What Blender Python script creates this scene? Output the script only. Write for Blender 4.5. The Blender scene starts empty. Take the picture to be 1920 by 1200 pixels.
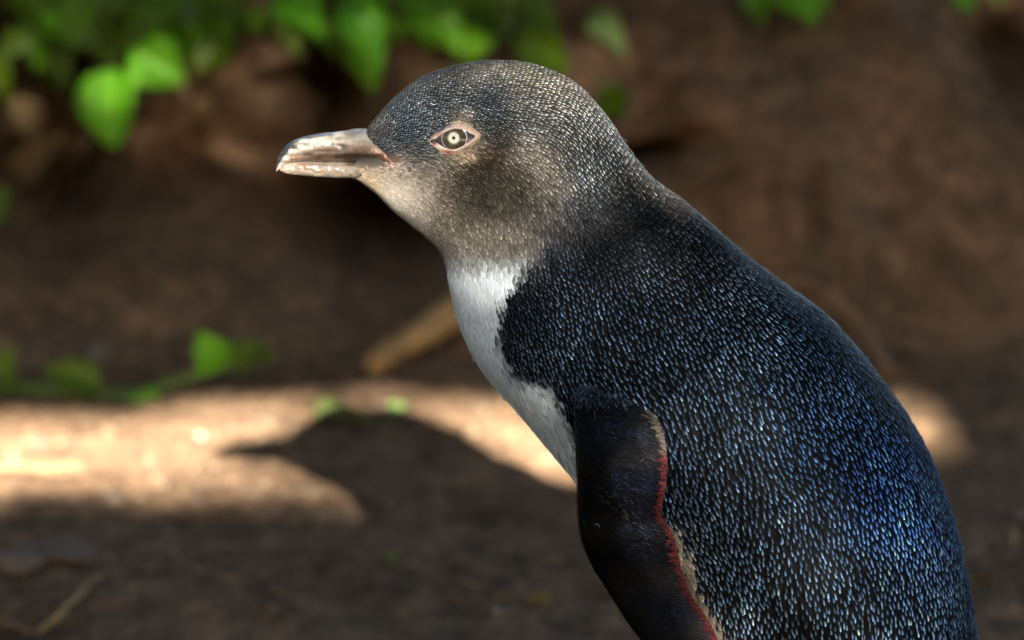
import bpy, math, random
import numpy as np
from math import sin, cos, pi, radians

rng = np.random.default_rng(7)
random.seed(7)
scene = bpy.context.scene
col = scene.collection

# ------------------------------------------------------------------ camera
PITCH = radians(16.0)
DIST, WID = 2.0, 0.384
K = WID / DIST / 1920.0
Z0 = 0.2276
CAM = np.array([0.0, -DIST * cos(PITCH), Z0 + DIST * sin(PITCH)])
FW = np.array([0, cos(PITCH), -sin(PITCH)]); UP = np.array([0, sin(PITCH), cos(PITCH)])
cd = bpy.data.cameras.new('camera'); cam = bpy.data.objects.new('camera', cd); col.objects.link(cam)
cam.location = CAM; cam.rotation_euler = (pi / 2 - PITCH, 0, 0)
cd.sensor_width = 36; cd.lens = 36 * DIST / WID
cd.clip_start = 0.05; cd.clip_end = 400
cd.dof.use_dof = True; cd.dof.focus_distance = 1.965; cd.dof.aperture_fstop = 7.6
scene.camera = cam

# ------------------------------------------------------------------ light
SUN_DIR = np.array([-0.057, 0.555, -0.290]); SUN_DIR /= np.linalg.norm(SUN_DIR)   # direction of travel
EL = math.asin(-SUN_DIR[2])
AZ = math.atan2(-SUN_DIR[0], -SUN_DIR[1])
world = bpy.data.worlds.new("World"); scene.world = world; world.use_nodes = True
nt = world.node_tree
bg = nt.nodes['Background']
sky = nt.nodes.new('ShaderNodeTexSky'); sky.sky_type = 'NISHITA'; sky.sun_disc = False
sky.sun_elevation = EL; sky.sun_rotation = AZ; sky.dust_density = 1.2; sky.ozone_density = 1.0
nt.links.new(sky.outputs[0], bg.inputs[0]); bg.inputs[1].default_value = 0.05
sl = bpy.data.lights.new('sun', 'SUN'); sun = bpy.data.objects.new('sun', sl); col.objects.link(sun)
sl.energy = 5.0; sl.angle = radians(0.5); sl.color = (1.0, 0.94, 0.83)
from mathutils import Vector
sun.rotation_euler = Vector(tuple(SUN_DIR)).to_track_quat('-Z', 'Y').to_euler()
sun.location = (0.3, -3, 3)
scene.view_settings.view_transform = 'Standard'; scene.view_settings.look = 'None'
scene.view_settings.gamma = 1; scene.view_settings.use_curve_mapping = False
scene.view_settings.exposure = 3.45
scene.render.engine = 'CYCLES'
scene.cycles.use_denoising = True
scene.cycles.max_bounces = 8

# ------------------------------------------------------------------ helpers
def P(px, py, y=0.0):
    """world point at depth y seen at photograph pixel px, py (used to measure places)"""
    px, py, y = np.broadcast_arrays(np.asarray(px, float), np.asarray(py, float), np.asarray(y, float))
    d = FW[None, :] + np.stack([(px.ravel() - 960) * K, 0 * px.ravel(), 0 * px.ravel()], 1) + UP[None, :] * ((600 - py.ravel()) * K)[:, None]
    t = (y.ravel() - CAM[1]) / d[:, 1]
    return (CAM + d * t[:, None]).reshape(px.shape + (3,))
def proj(p):
    q = np.asarray(p) - CAM
    f = q @ FW
    return 960 + q[..., 0] / f / K, 600 - (q @ UP) / f / K
def smooth(a, b, x):
    t = np.clip((x - a) / (b - a), 0, 1); return t * t * (3 - 2 * t)
def _h(i, j, k, s):
    n = (i * 374761393 + j * 668265263 + k * 2147483647 + s * 144269504) & 0xffffffff
    n = ((n ^ (n >> 13)) * 1274126177) & 0xffffffff
    n = (n ^ (n >> 16)) & 0xffff
    return n / 65535.0
def vnoise(p, seed=0):
    p = np.asarray(p, float); i = np.floor(p).astype(np.int64); f = p - i; f = f * f * (3 - 2 * f)
    r = 0
    for a in (0, 1):
        for b in (0, 1):
            for c in (0, 1):
                w = (f[..., 0] if a else 1 - f[..., 0]) * (f[..., 1] if b else 1 - f[..., 1]) * (f[..., 2] if c else 1 - f[..., 2])
                r = r + w * _h(i[..., 0] + a, i[..., 1] + b, i[..., 2] + c, seed)
    return r * 2 - 1
def fbm(p, oct=4, seed=0, gain=.5):
    r = 0; a = 1.0; p = np.asarray(p, float)
    for o in range(oct):
        r = r + a * vnoise(p * 2 ** o + o * 17.3, seed + o); a *= gain
    return r
def n3(v): return v / np.maximum(np.linalg.norm(v, axis=-1, keepdims=True), 1e-12)

def mesh_obj(name, V, F, mat=None, parent=None, smooth_=True, cols=None, uv=None, smooth_faces=None):
    """F: (n,4) or (n,3) int array, or a list of such arrays / tuples"""
    me = bpy.data.meshes.new(name)
    V = np.asarray(V, np.float64).reshape(-1, 3)
    Fs = F if isinstance(F, list) else [F]
    loops = []; starts = []; tot = []; s = 0
    for a in Fs:
        a = np.asarray(a, np.int32)
        if a.size == 0: continue
        if a.ndim == 1: a = a[None]
        n, k = a.shape
        loops.append(a.ravel()); starts.append(s + np.arange(n) * k); tot.append(np.full(n, k)); s += n * k
    loops = np.concatenate(loops); starts = np.concatenate(starts); tot = np.concatenate(tot)
    me.vertices.add(len(V)); me.vertices.foreach_set('co', V.ravel())
    me.loops.add(len(loops)); me.loops.foreach_set('vertex_index', loops)
    me.polygons.add(len(starts)); me.polygons.foreach_set('loop_start', starts.astype(np.int32))
    try: me.polygons.foreach_set('loop_total', tot.astype(np.int32))
    except Exception: pass
    me.polygons.foreach_set('use_smooth', np.full(len(starts), bool(smooth_)))
    for k, c in (cols or {}).items():
        at = me.attributes.new(k, 'FLOAT_COLOR', 'POINT')
        c4 = np.ones((len(V), 4)); c4[:, :3] = c
        at.data.foreach_set('color', c4.astype(np.float32).ravel())
    if uv is not None:
        ul = me.uv_layers.new(name='UVMap'); ul.data.foreach_set('uv', np.asarray(uv, np.float32)[loops].ravel())
    me.update(calc_edges=True); me.validate()
    o = bpy.data.objects.new(name, me); col.objects.link(o)
    if mat: me.materials.append(mat)
    if parent: o.parent = parent
    return o
def empty(name, loc):
    o = bpy.data.objects.new(name, None); o.empty_display_size = .02; o.location = loc; col.objects.link(o); return o
def tag(o, label=None, cat=None, group=None, kind=None):
    if label: o['label'] = label
    if cat: o['category'] = cat
    if group: o['group'] = group
    if kind: o['kind'] = kind
    return o
def under(o, root):
    """parent o (built in world coordinates) to root, keeping its place"""
    o.parent = root; o.matrix_parent_inverse.identity(); o.location = -Vector(root.location) + Vector(o.location); return o
def grid_faces(n, m, closed=False):
    i = np.arange(n - 1)[:, None]; j = np.arange(m if closed else m - 1)[None, :]
    a = i * m + j; b = i * m + (j + 1) % m
    return np.stack([a, b, b + m, a + m], -1).reshape(-1, 4)
def tube(pts, rad, seg=8):
    pts = np.asarray(pts, float); n = len(pts); rad = np.broadcast_to(rad, (n,))
    t = n3(np.gradient(pts, axis=0)); ref = np.array([0.3, 0.1, 1.0]); a = n3(np.cross(t, ref)); b = np.cross(t, a)
    th = np.linspace(0, 2 * pi, seg, endpoint=False)
    V = pts[:, None] + rad[:, None, None] * (a[:, None] * np.cos(th)[None, :, None] + b[:, None] * np.sin(th)[None, :, None])
    F = [grid_faces(n, seg, True), np.arange(seg)[None, ::-1], (np.arange(seg) + (n - 1) * seg)[None]]
    return V.reshape(-1, 3), F
def join(parts):
    Vs = []; Fs = []; o = 0
    for V, F in parts:
        Vs.append(V)
        for f in (F if isinstance(F, list) else [F]): Fs.append(np.asarray(f) + o)
        o += len(V)
    return np.concatenate(Vs), Fs
def catmull(A, t):
    A = np.asarray(A, float); n = len(A); t = np.clip(np.asarray(t, float), 0, n - 1 - 1e-9)
    i = t.astype(int); f = (t - i)[:, None]
    g = lambda k: A[np.clip(k, 0, n - 1)]
    p0, p1, p2, p3 = g(i - 1), g(i), g(i + 1), g(i + 2)
    return .5 * (2 * p1 + (p2 - p0) * f + (2 * p0 - 5 * p1 + 4 * p2 - p3) * f ** 2 + (3 * p1 - p0 - 3 * p2 + p3) * f ** 3)

# ------------------------------------------------------------------ materials
def new_mat(name):
    m = bpy.data.materials.new(name); m.use_nodes = True
    n = m.node_tree.nodes; return m, n, m.node_tree.links, n['Principled BSDF']
def math_n(n, l, op, a, b=None, c=None):
    x = n.new('ShaderNodeMath'); x.operation = op
    for k, v in enumerate((a, b, c)):
        if v is None: continue
        if isinstance(v, (int, float)): x.inputs[k].default_value = v
        else: l.new(v, x.inputs[k])
    return x.outputs[0]
def mixc(n, l, f, a, b, mode='MIX'):
    x = n.new('ShaderNodeMix'); x.data_type = 'RGBA'; x.blend_type = mode
    for k, v in ((0, f), (6, a), (7, b)):
        if isinstance(v, (int, float)): x.inputs[k].default_value = v
        elif isinstance(v, tuple): x.inputs[k].default_value = v + (1,) if len(v) == 3 else v
        else: l.new(v, x.inputs[k])
    return x.outputs[2]
def noise_n(n, l, scale, detail=4, rough=.55, vec=None):
    x = n.new('ShaderNodeTexNoise'); x.inputs['Scale'].default_value = scale; x.inputs['Detail'].default_value = detail
    x.inputs['Roughness'].default_value = rough
    if vec is None:
        tc = n.new('ShaderNodeTexCoord'); vec = tc.outputs['Object']
    l.new(vec, x.inputs['Vector']); return x.outputs['Fac']
def ramp(n, l, f, stops):
    x = n.new('ShaderNodeValToRGB'); l.new(f, x.inputs[0]); e = x.color_ramp.elements
    while len(e) < len(stops): e.new(.5)
    for k, (p, c) in enumerate(stops): e[k].position = p; e[k].color = tuple(c) + (1,)
    return x.outputs[0]
def bump(n, l, h, strength, dist, bs):
    x = n.new('ShaderNodeBump'); x.inputs['Strength'].default_value = strength; x.inputs['Distance'].default_value = dist
    l.new(h, x.inputs['Height']); l.new(x.outputs[0], bs.inputs['Normal'])

def soil_mat():
    m, n, l, b = new_mat('soil')
    f1 = noise_n(n, l, 9, 6, .6); f2 = noise_n(n, l, 120, 5, .65); f3 = noise_n(n, l, 600, 3, .6)
    c = ramp(n, l, f1, [(.3, (.122, .072, .040)), (.5, (.176, .107, .060)), (.72, (.23, .145, .085))])
    c = mixc(n, l, .75, c, ramp(n, l, f2, [(.3, (.30, .27, .27)), (.5, (.95, .95, .95)), (.72, (1.9, 1.8, 1.7))]), 'MULTIPLY')
    f4 = noise_n(n, l, 42, 3, .6); c = mixc(n, l, .65, c, ramp(n, l, f4, [(.32, (.45, .42, .40)), (.5, (1, 1, 1)), (.70, (1.55, 1.5, 1.45))]), 'MULTIPLY')
    c = mixc(n, l, .5, c, ramp(n, l, f3, [(.35, (.6, .6, .6)), (.65, (1.35, 1.35, 1.35))]), 'MULTIPLY')
    l.new(c, b.inputs['Base Color']); b.inputs['Roughness'].default_value = .92
    b.inputs['Specular IOR Level'].default_value = .25
    h = math_n(n, l, 'ADD', f2, math_n(n, l, 'MULTIPLY', f3, .4)); bump(n, l, h, .9, .002, b)
    return m
def simple_mat(name, c1, c2, scale=60, rough=.7, bmp=.3, bd=.0006, spec=.4, transl=0):
    m, n, l, b = new_mat(name)
    f = noise_n(n, l, scale, 5, .6)
    c = ramp(n, l, f, [(.3, c1), (.7, c2)])
    oi = n.new('ShaderNodeObjectInfo')
    hs = n.new('ShaderNodeHueSaturation'); l.new(c, hs.inputs['Color'])
    l.new(math_n(n, l, 'MULTIPLY_ADD', oi.outputs['Random'], .7, .65), hs.inputs['Value'])
    l.new(math_n(n, l, 'MULTIPLY_ADD', oi.outputs['Random'], .05, .475), hs.inputs['Hue'])
    l.new(hs.outputs[0], b.inputs['Base Color']); b.inputs['Roughness'].default_value = rough
    b.inputs['Specular IOR Level'].default_value = spec
    bump(n, l, f, bmp, bd, b)
    if transl:
        tr = n.new('ShaderNodeBsdfTranslucent'); l.new(hs.outputs[0], tr.inputs[0])
        mx = n.new('ShaderNodeMixShader'); mx.inputs[0].default_value = transl
        l.new(b.outputs[0], mx.inputs[1]); l.new(tr.outputs[0], mx.inputs[2])
        l.new(mx.outputs[0], n['Material Output'].inputs[0])
    return m
def leaf_mat(name, dark, light, vein=(.2, .34, .08), transl=.3):
    m, n, l, b = new_mat(name)
    uv = n.new('ShaderNodeUVMap'); sp = n.new('ShaderNodeSeparateXYZ'); l.new(uv.outputs[0], sp.inputs[0])
    u = math_n(n, l, 'ABSOLUTE', math_n(n, l, 'SUBTRACT', sp.outputs[0], .5))
    f = noise_n(n, l, 90, 4, .6); c = ramp(n, l, f, [(.32, dark), (.7, light)])
    mid = math_n(n, l, 'LESS_THAN', u, .025)
    v = math_n(n, l, 'SUBTRACT', sp.outputs[1], math_n(n, l, 'MULTIPLY', u, .5))
    side = math_n(n, l, 'LESS_THAN', math_n(n, l, 'FRACT', math_n(n, l, 'MULTIPLY', v, 8)), .1)
    mask = math_n(n, l, 'MAXIMUM', mid, math_n(n, l, 'MULTIPLY', side, .45))
    c = mixc(n, l, mask, c, vein)
    oi = n.new('ShaderNodeObjectInfo'); hs = n.new('ShaderNodeHueSaturation'); l.new(c, hs.inputs['Color'])
    l.new(math_n(n, l, 'MULTIPLY_ADD', math_n(n, l, 'POWER', oi.outputs['Random'], 1.8), 1.6, .7), hs.inputs['Value'])
    l.new(math_n(n, l, 'MULTIPLY_ADD', oi.outputs['Random'], .05, .475), hs.inputs['Hue'])
    l.new(hs.outputs[0], b.inputs['Base Color']); b.inputs['Roughness'].default_value = .42
    bump(n, l, mask, .4, .0006, b)
    tr = n.new('ShaderNodeBsdfTranslucent'); l.new(hs.outputs[0], tr.inputs[0])
    mx = n.new('ShaderNodeMixShader'); mx.inputs[0].default_value = transl
    l.new(b.outputs[0], mx.inputs[1]); l.new(tr.outputs[0], mx.inputs[2]); l.new(mx.outputs[0], n['Material Output'].inputs[0])
    return m
def attr_mat(name, rough=.5, spec=.5, coat=0., nscale=900, bmp=.15, bd=.0003, sss=0.):
    m, n, l, b = new_mat(name)
    a = n.new('ShaderNodeAttribute'); a.attribute_name = 'paint'
    f = noise_n(n, l, nscale, 4, .6)
    c = mixc(n, l, .35, a.outputs['Color'], ramp(n, l, f, [(.3, (.7, .7, .7)), (.7, (1.3, 1.3, 1.3))]), 'MULTIPLY')
    l.new(c, b.inputs['Base Color']); b.inputs['Roughness'].default_value = rough
    b.inputs['Specular IOR Level'].default_value = spec; b.inputs['Coat Weight'].default_value = coat
    b.inputs['Coat Roughness'].default_value = .05
    if sss: b.inputs['Subsurface Weight'].default_value = sss; b.inputs['Subsurface Scale'].default_value = .001
    bump(n, l, f, bmp, bd, b)
    return m
def feather_mat(rough=.5, spec=.05):
    """edge colour and shaft colour come with each feather; the light shaft, with its painted glint, runs down its middle to the tip"""
    m, n, l, b = new_mat('feather')
    e = n.new('ShaderNodeAttribute'); e.attribute_name = 'edge'
    s = n.new('ShaderNodeAttribute'); s.attribute_name = 'shaft'
    uv = n.new('ShaderNodeUVMap'); sp = n.new('ShaderNodeSeparateXYZ'); l.new(uv.outputs[0], sp.inputs[0])
    u = math_n(n, l, 'ABSOLUTE', math_n(n, l, 'SUBTRACT', sp.outputs[0], .5))
    mr = n.new('ShaderNodeMapRange'); mr.interpolation_type = 'SMOOTHSTEP'
    l.new(u, mr.inputs[0]); mr.inputs[1].default_value = .21; mr.inputs[2].default_value = .0
    m2 = n.new('ShaderNodeMapRange'); m2.interpolation_type = 'SMOOTHSTEP'
    l.new(sp.outputs[1], m2.inputs[0]); m2.inputs[1].default_value = .38; m2.inputs[2].default_value = .9
    k = math_n(n, l, 'MULTIPLY', mr.outputs[0], m2.outputs[0])
    c = mixc(n, l, k, e.outputs['Color'], s.outputs['Color'])
    l.new(c, b.inputs['Base Color']); b.inputs['Roughness'].default_value = rough
    b.inputs['Specular IOR Level'].default_value = spec
    return m
M = dict(soil=soil_mat(), feather=feather_mat(), sleek=feather_mat(.4, .10), skin=attr_mat('plumage_base', .8, .2),
         bill=attr_mat('bill_horn', .3, .5, .7, 900, .5, .0005, .1), eye=attr_mat('eyeball', .12, .5, 1., 2500, 0., .0001),
         lid=attr_mat('eyelid_skin', .55, .4, .1, 1500, .6, .0004, .15),
         leaf=leaf_mat('leaf_green', (.08, .20, .003), (.19, .38, .006), (.24, .44, .03), .38),
         leafy=leaf_mat('leaf_yellow_green', (.12, .20, .04), (.30, .36, .12)),
         dead=simple_mat('dry_leaf', (.12, .07, .035), (.30, .19, .10), 70, .7, .4, .001, .3, .15),
         stem=simple_mat('green_stem', (.07, .15, .02), (.14, .24, .05), 90, .5),
         twig=simple_mat('dry_twig', (.16, .09, .05), (.38, .26, .15), 130, .8, .6, .001),
         stick=simple_mat('stick', (.26, .125, .055), (.44, .23, .11), 60, .8, .6, .001),
         flake=simple_mat('flake', (.15, .11, .075), (.27, .20, .14), 90, .8, .6, .001),
         bark=simple_mat('bark', (.05, .035, .025), (.13, .09, .06), 14, .9, .8, .01),
         clod=simple_mat('clod', (.08, .05, .035), (.17, .11, .075), 160, .95, .8, .001, .2),
         stone=simple_mat('stone', (.17, .14, .11), (.30, .26, .21), 120, .7, .5, .001),
         shade_leaf=simple_mat('shade_leaf', (.03, .07, .015), (.06, .12, .03), 10, .6),
         web=simple_mat('web_skin', (.25, .16, .15), (.42, .30, .28), 200, .5), claw=simple_mat('claw', (.02, .015, .012), (.05, .04, .03), 90, .3))

# ------------------------------------------------------------------ terrain: flat earth that rises into a bank
PY = np.array([-60, -3, .3, .57, .665, .71, .755, .80, .855, .93, 1.08, 1.4, 2.2, 6, 60, 200.])
PZ = np.array([0, 0, 0, .0, .003, .018, .062, .118, .168, .205, .235, .255, .28, .3, .3, .3])
def profile(t):   # t in 0..len-1
    return np.stack([np.interp(t, np.arange(len(PY)), PY), np.maximum(catmull(PZ[:, None], t)[:, 0], 0)], 1)
ts = np.concatenate([np.linspace(0, 1, 6)[:-1], np.linspace(1, 2, 40)[:-1], np.linspace(2, 10, 430)[:-1], np.linspace(10, 12, 60)[:-1], np.linspace(12, 15, 12)])
xs = np.concatenate([-np.geomspace(100, .5, 24), np.linspace(-.48, .48, 380), np.geomspace(.5, 100, 24)])
pr = profile(ts)
def terrain(X, Y, Zb):
    p = np.stack([X, Y, Zb], -1)
    bankw = smooth(.63, .75, Y) * (1 - smooth(1.1, 2.5, Y))
    near = np.exp(-(X / 3) ** 2) * np.exp(-((Y - .5) / 4) ** 2)
    d = (.008 + .006 * bankw) * fbm(p * [9, 9, 9], 3, 3) + .007 * bankw * fbm(p * [26, 26, 26], 2, 15) + .0045 * fbm(p * [45, 45, 45], 3, 5) + .0024 * np.abs(fbm(p * [160, 160, 160], 2, 8))
    d = d * (.35 + .65 * smooth(-.1, .4, np.abs(Y - .62) - .02)) * near
    ridges = .028 * fbm(np.stack([X * 9 + 1.5 * vnoise(p * 4, 2), Y * 2.2, Zb * 2.2], -1), 3, 11) * bankw * near
    Xo = X.copy(); Yo = Y - .6 * ridges; Zo = Zb + d + .6 * ridges
    def hollow(px, py, rx, rz, dep):
        c = P(px, py, .80)
        q, w = proj(np.stack([X, Y, Zb], -1))
        g = np.exp(-((q - px) / rx) ** 2 - ((w - py) / rz) ** 2) * bankw
        return dep * g
    h = hollow(690, 430, 170, 110, .24) + hollow(400, 300, 190, 120, .10) + hollow(1225, 262, 90, 26, .06) + hollow(60, 330, 130, 170, .18) + hollow(90, 90, 150, 100, .20) + hollow(1880, 120, 60, 90, .06) + hollow(1530, 400, 22, 100, .02) + hollow(620, 120, 70, 120, .16)
    return Xo, Yo + h, Zo - .15 * h
X, T = np.meshgrid(xs, pr[:, 0]); Zb = np.broadcast_to(pr[:, 1][:, None], X.shape)
tx, ty, tz = terrain(X, T, Zb)
TV = np.stack([tx, ty, tz], -1)
ground = mesh_obj('ground', TV.reshape(-1, 3), grid_faces(len(ts), len(xs))[:, ::-1], M['soil'])
tag(ground, kind='structure')
# lookup of the terrain surface by a pixel ray
_tp = TV.reshape(-1, 3); _tp = _tp[(np.abs(_tp[:, 0]) < .5) & (_tp[:, 1] > .1) & (_tp[:, 1] < 1.6)]
_tq, _tw = proj(_tp)
def on_ground(px, py):
    d = (_tq - px) ** 2 + (_tw - py) ** 2
    k = np.argsort(d)[:40]; k = k[np.argmin(_tp[k, 1] + 0.0004 * np.sqrt(d[k]))]
    return _tp[k].copy()
_flat = TV.reshape(-1, 3)
def ground_z(x, y):
    d = (_tp[:, 0] - x) ** 2 + (_tp[:, 1] - y) ** 2
    return _tp[np.argmin(d), 2]

# crumbs of soil: countless, one object
def ico(sub=1):
    import bmesh
    b = bmesh.new(); bmesh.ops.create_icosphere(b, subdivisions=sub, radius=1)
    V = np.array([v.co[:] for v in b.verts]); F = np.array([[v.index for v in f.verts] for f in b.faces]); b.free(); return V, F
I1 = ico(1); I2 = ico(2); I3 = ico(3)
def lump(base, c, r, seed, sq=(1, 1, .7)):
    V, F = base; a = seed * 1.7
    W = V * (1 + .28 * fbm(V * 1.1 + seed * 3.1, 2, 4)[:, None] + .12 * vnoise(V * 3 + seed)[:, None]) * sq
    R = np.array([[cos(a), -sin(a), 0], [sin(a), cos(a), 0], [0, 0, 1]])
    return (W @ R.T) * r + c
n = 9000
cx = rng.uniform(-.42, .42, n); k = rng.choice(len(_tp), n, p=None)
sel = _tp[k]; r = .0006 + .0030 * rng.random(n) ** 4 + .0020 * rng.random(n) ** 2 * (sel[:, 1] < .5)
Vc = []; Fc = []
for i in range(n):
    Vc.append(lump(I1, sel[i] + [0, 0, r[i] * .25], r[i], i)); Fc.append(I1[1] + i * len(I1[0]))
crumbs = mesh_obj('soil_crumbs', np.concatenate(Vc), np.concatenate(Fc), M['clod'])
tag(crumbs, 'brown crumbs of loose soil scattered over the ground and bank', 'soil', kind='stuff')

# ------------------------------------------------------------------ penguin body
ST = np.array([  # back contour x,y ; front contour x,y ; half width
 (686,243, 655,331, 34), (700,222, 672,342, 46), (735,183, 703,365, 64), (790,142, 735,397, 80), (860,118, 770,426, 92),
 (935,110, 800,450, 100), (1010,120, 820,472, 104), (1083,155, 831,495, 107), (1135,210, 836,520, 112), (1176,268, 842,550, 124),
 (1225,330, 851,588, 142), (1290,378, 864,627, 166), (1350,430, 883,668, 195), (1420,490, 912,712, 222), (1490,541, 950,757, 246),
 (1570,605, 1000,816, 268), (1650,700, 1055,882, 284), (1725,808, 1105,945, 294), (1770,908, 1150,1010, 300), (1802,1010, 1190,1090, 303),
 (1826,1130, 1225,1190, 302), (1842,1250, 1262,1290, 296), (1838,1370, 1310,1400, 278), (1800,1480, 1370,1500, 244), (1740,1570, 1450,1580, 186), (1660,1625, 1545,1628, 80)], float)
NS = len(ST) - 1
U3 = P(ST[:, 0], ST[:, 1]); L3 = P(ST[:, 2], ST[:, 3]); HW = ST[:, 4] * .0002
BODY = np.concatenate([U3, L3, HW[:, None]], 1)
def surf(s, th):
    A = catmull(BODY, s); U, L, b = A[:, :3], A[:, 3:6], A[:, 6]
    c = (U + L) / 2; h = (U - L) / 2
    ct, sn = np.cos(th), np.sin(th)
    e = .92
    ce = np.sign(ct) * np.abs(ct) ** e; se = np.sign(sn) * np.abs(sn) ** e
    p = c + h * ce[:, None]; p[:, 1] += -b * se
    # soft relief of the head: shallow eye socket, cheek
    q, w = proj(np.stack([p[:, 0], -np.abs(p[:, 1]), p[:, 2]], 1))
    side = smooth(.2, .7, np.abs(sn)); inw = np.sign(p[:, 1])
    d = -.0022 * np.exp(-((q - 835) / 52) ** 2 - ((w - 262) / 34) ** 2) + .0022 * np.exp(-((q - 975) / 70) ** 2 - ((w - 330) / 60) ** 2) \
        + .0012 * np.exp(-((q - 850) / 60) ** 2 - ((w - 205) / 22) ** 2) - .0012 * np.exp(-((q - 740) / 40) ** 2 - ((w - 270) / 30) ** 2)
    p[:, 1] += inw * d * side
    d = d - .0060 * np.exp(-((q - 708) / 34) ** 2 - ((w - 300) / 15) ** 2)
    n_ = .0007 * fbm(p * 55, 2, 21)
    p[:, 1] += inw * n_ * side
    return p
def frame(s, th):
    e = 1e-3
    p = surf(s, th); ds = surf(s + e, th) - surf(s - e, th); dt = surf(s, th + e) - surf(s, th - e)
    N = n3(np.cross(dt, ds)); T = n3(ds)
    c = catmull(BODY, s); cc = (c[:, :3] + c[:, 3:6]) / 2
    flip = np.sign(np.sum(N * (p - cc), 1)); N = N * flip[:, None]
    return p, T, N
def contour_fix():
    """draw the rails in so that the finished volume, feathers included, keeps the traced outline"""
    ss, tt_ = np.meshgrid(np.linspace(0, NS, 260), np.linspace(0, 2 * pi, 90), indexing='ij')
    for it in range(3):
        q_, w_ = proj(surf(ss.ravel(), tt_.ravel()))
        for cols_, sg in (((0, 1), 1), ((2, 3), -1)):
            C_ = ST[:, cols_]; tn = n3(np.gradient(C_, axis=0)); m_ = np.stack([tn[:, 1], -tn[:, 0]], 1) * sg
            for k in range(1, NS):
                dx = q_ - C_[k, 0]; dy = w_ - C_[k, 1]
                a_ = dx * tn[k, 0] + dy * tn[k, 1]; o_ = dx * m_[k, 0] + dy * m_[k, 1]
                near_ = np.abs(a_) < 7
                if not near_.any(): continue
                e_ = o_[near_].max() + (1.2 + .12 * ST[k, 4] / 10)
                dv = m_[k] * np.clip(e_, -12, 30) * .8 * .0002
                BODY[k, 3 * (sg < 0) + 0] -= dv[0]; BODY[k, 3 * (sg < 0) + 2] += dv[1] / cos(PITCH)
def polyd(px, py, poly):
    """signed distance to polygon, negative inside"""
    poly = np.asarray(poly, float); d = np.full(px.shape, 1e9); ins = np.zeros(px.shape, bool)
    for a, b in zip(poly, np.roll(poly, -1, 0)):
        e = b - a; w = np.stack([px - a[0], py - a[1]], -1)
        t = np.clip((w @ e) / (e @ e), 0, 1); q = w - t[..., None] * e
        d = np.minimum(d, np.hypot(q[..., 0], q[..., 1]))
        c = (a[1] > py) != (b[1] > py)
        xi = a[0] + (py - a[1]) * (e[0]) / (e[1] if e[1] else 1e-9)
        ins ^= c & (px < xi)
    return np.where(ins, -d, d)
WHITE = [(700, 455), (900, 455), (992, 478), (962, 520), (934, 568), (925, 616), (932, 656), (952, 700), (988, 716), (1024, 724), (1038, 760), (1056, 800), (1080, 832), (1130, 930), (1215, 1080), (1300, 1250), (1380, 1700), (900, 1700), (700, 700)]
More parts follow.
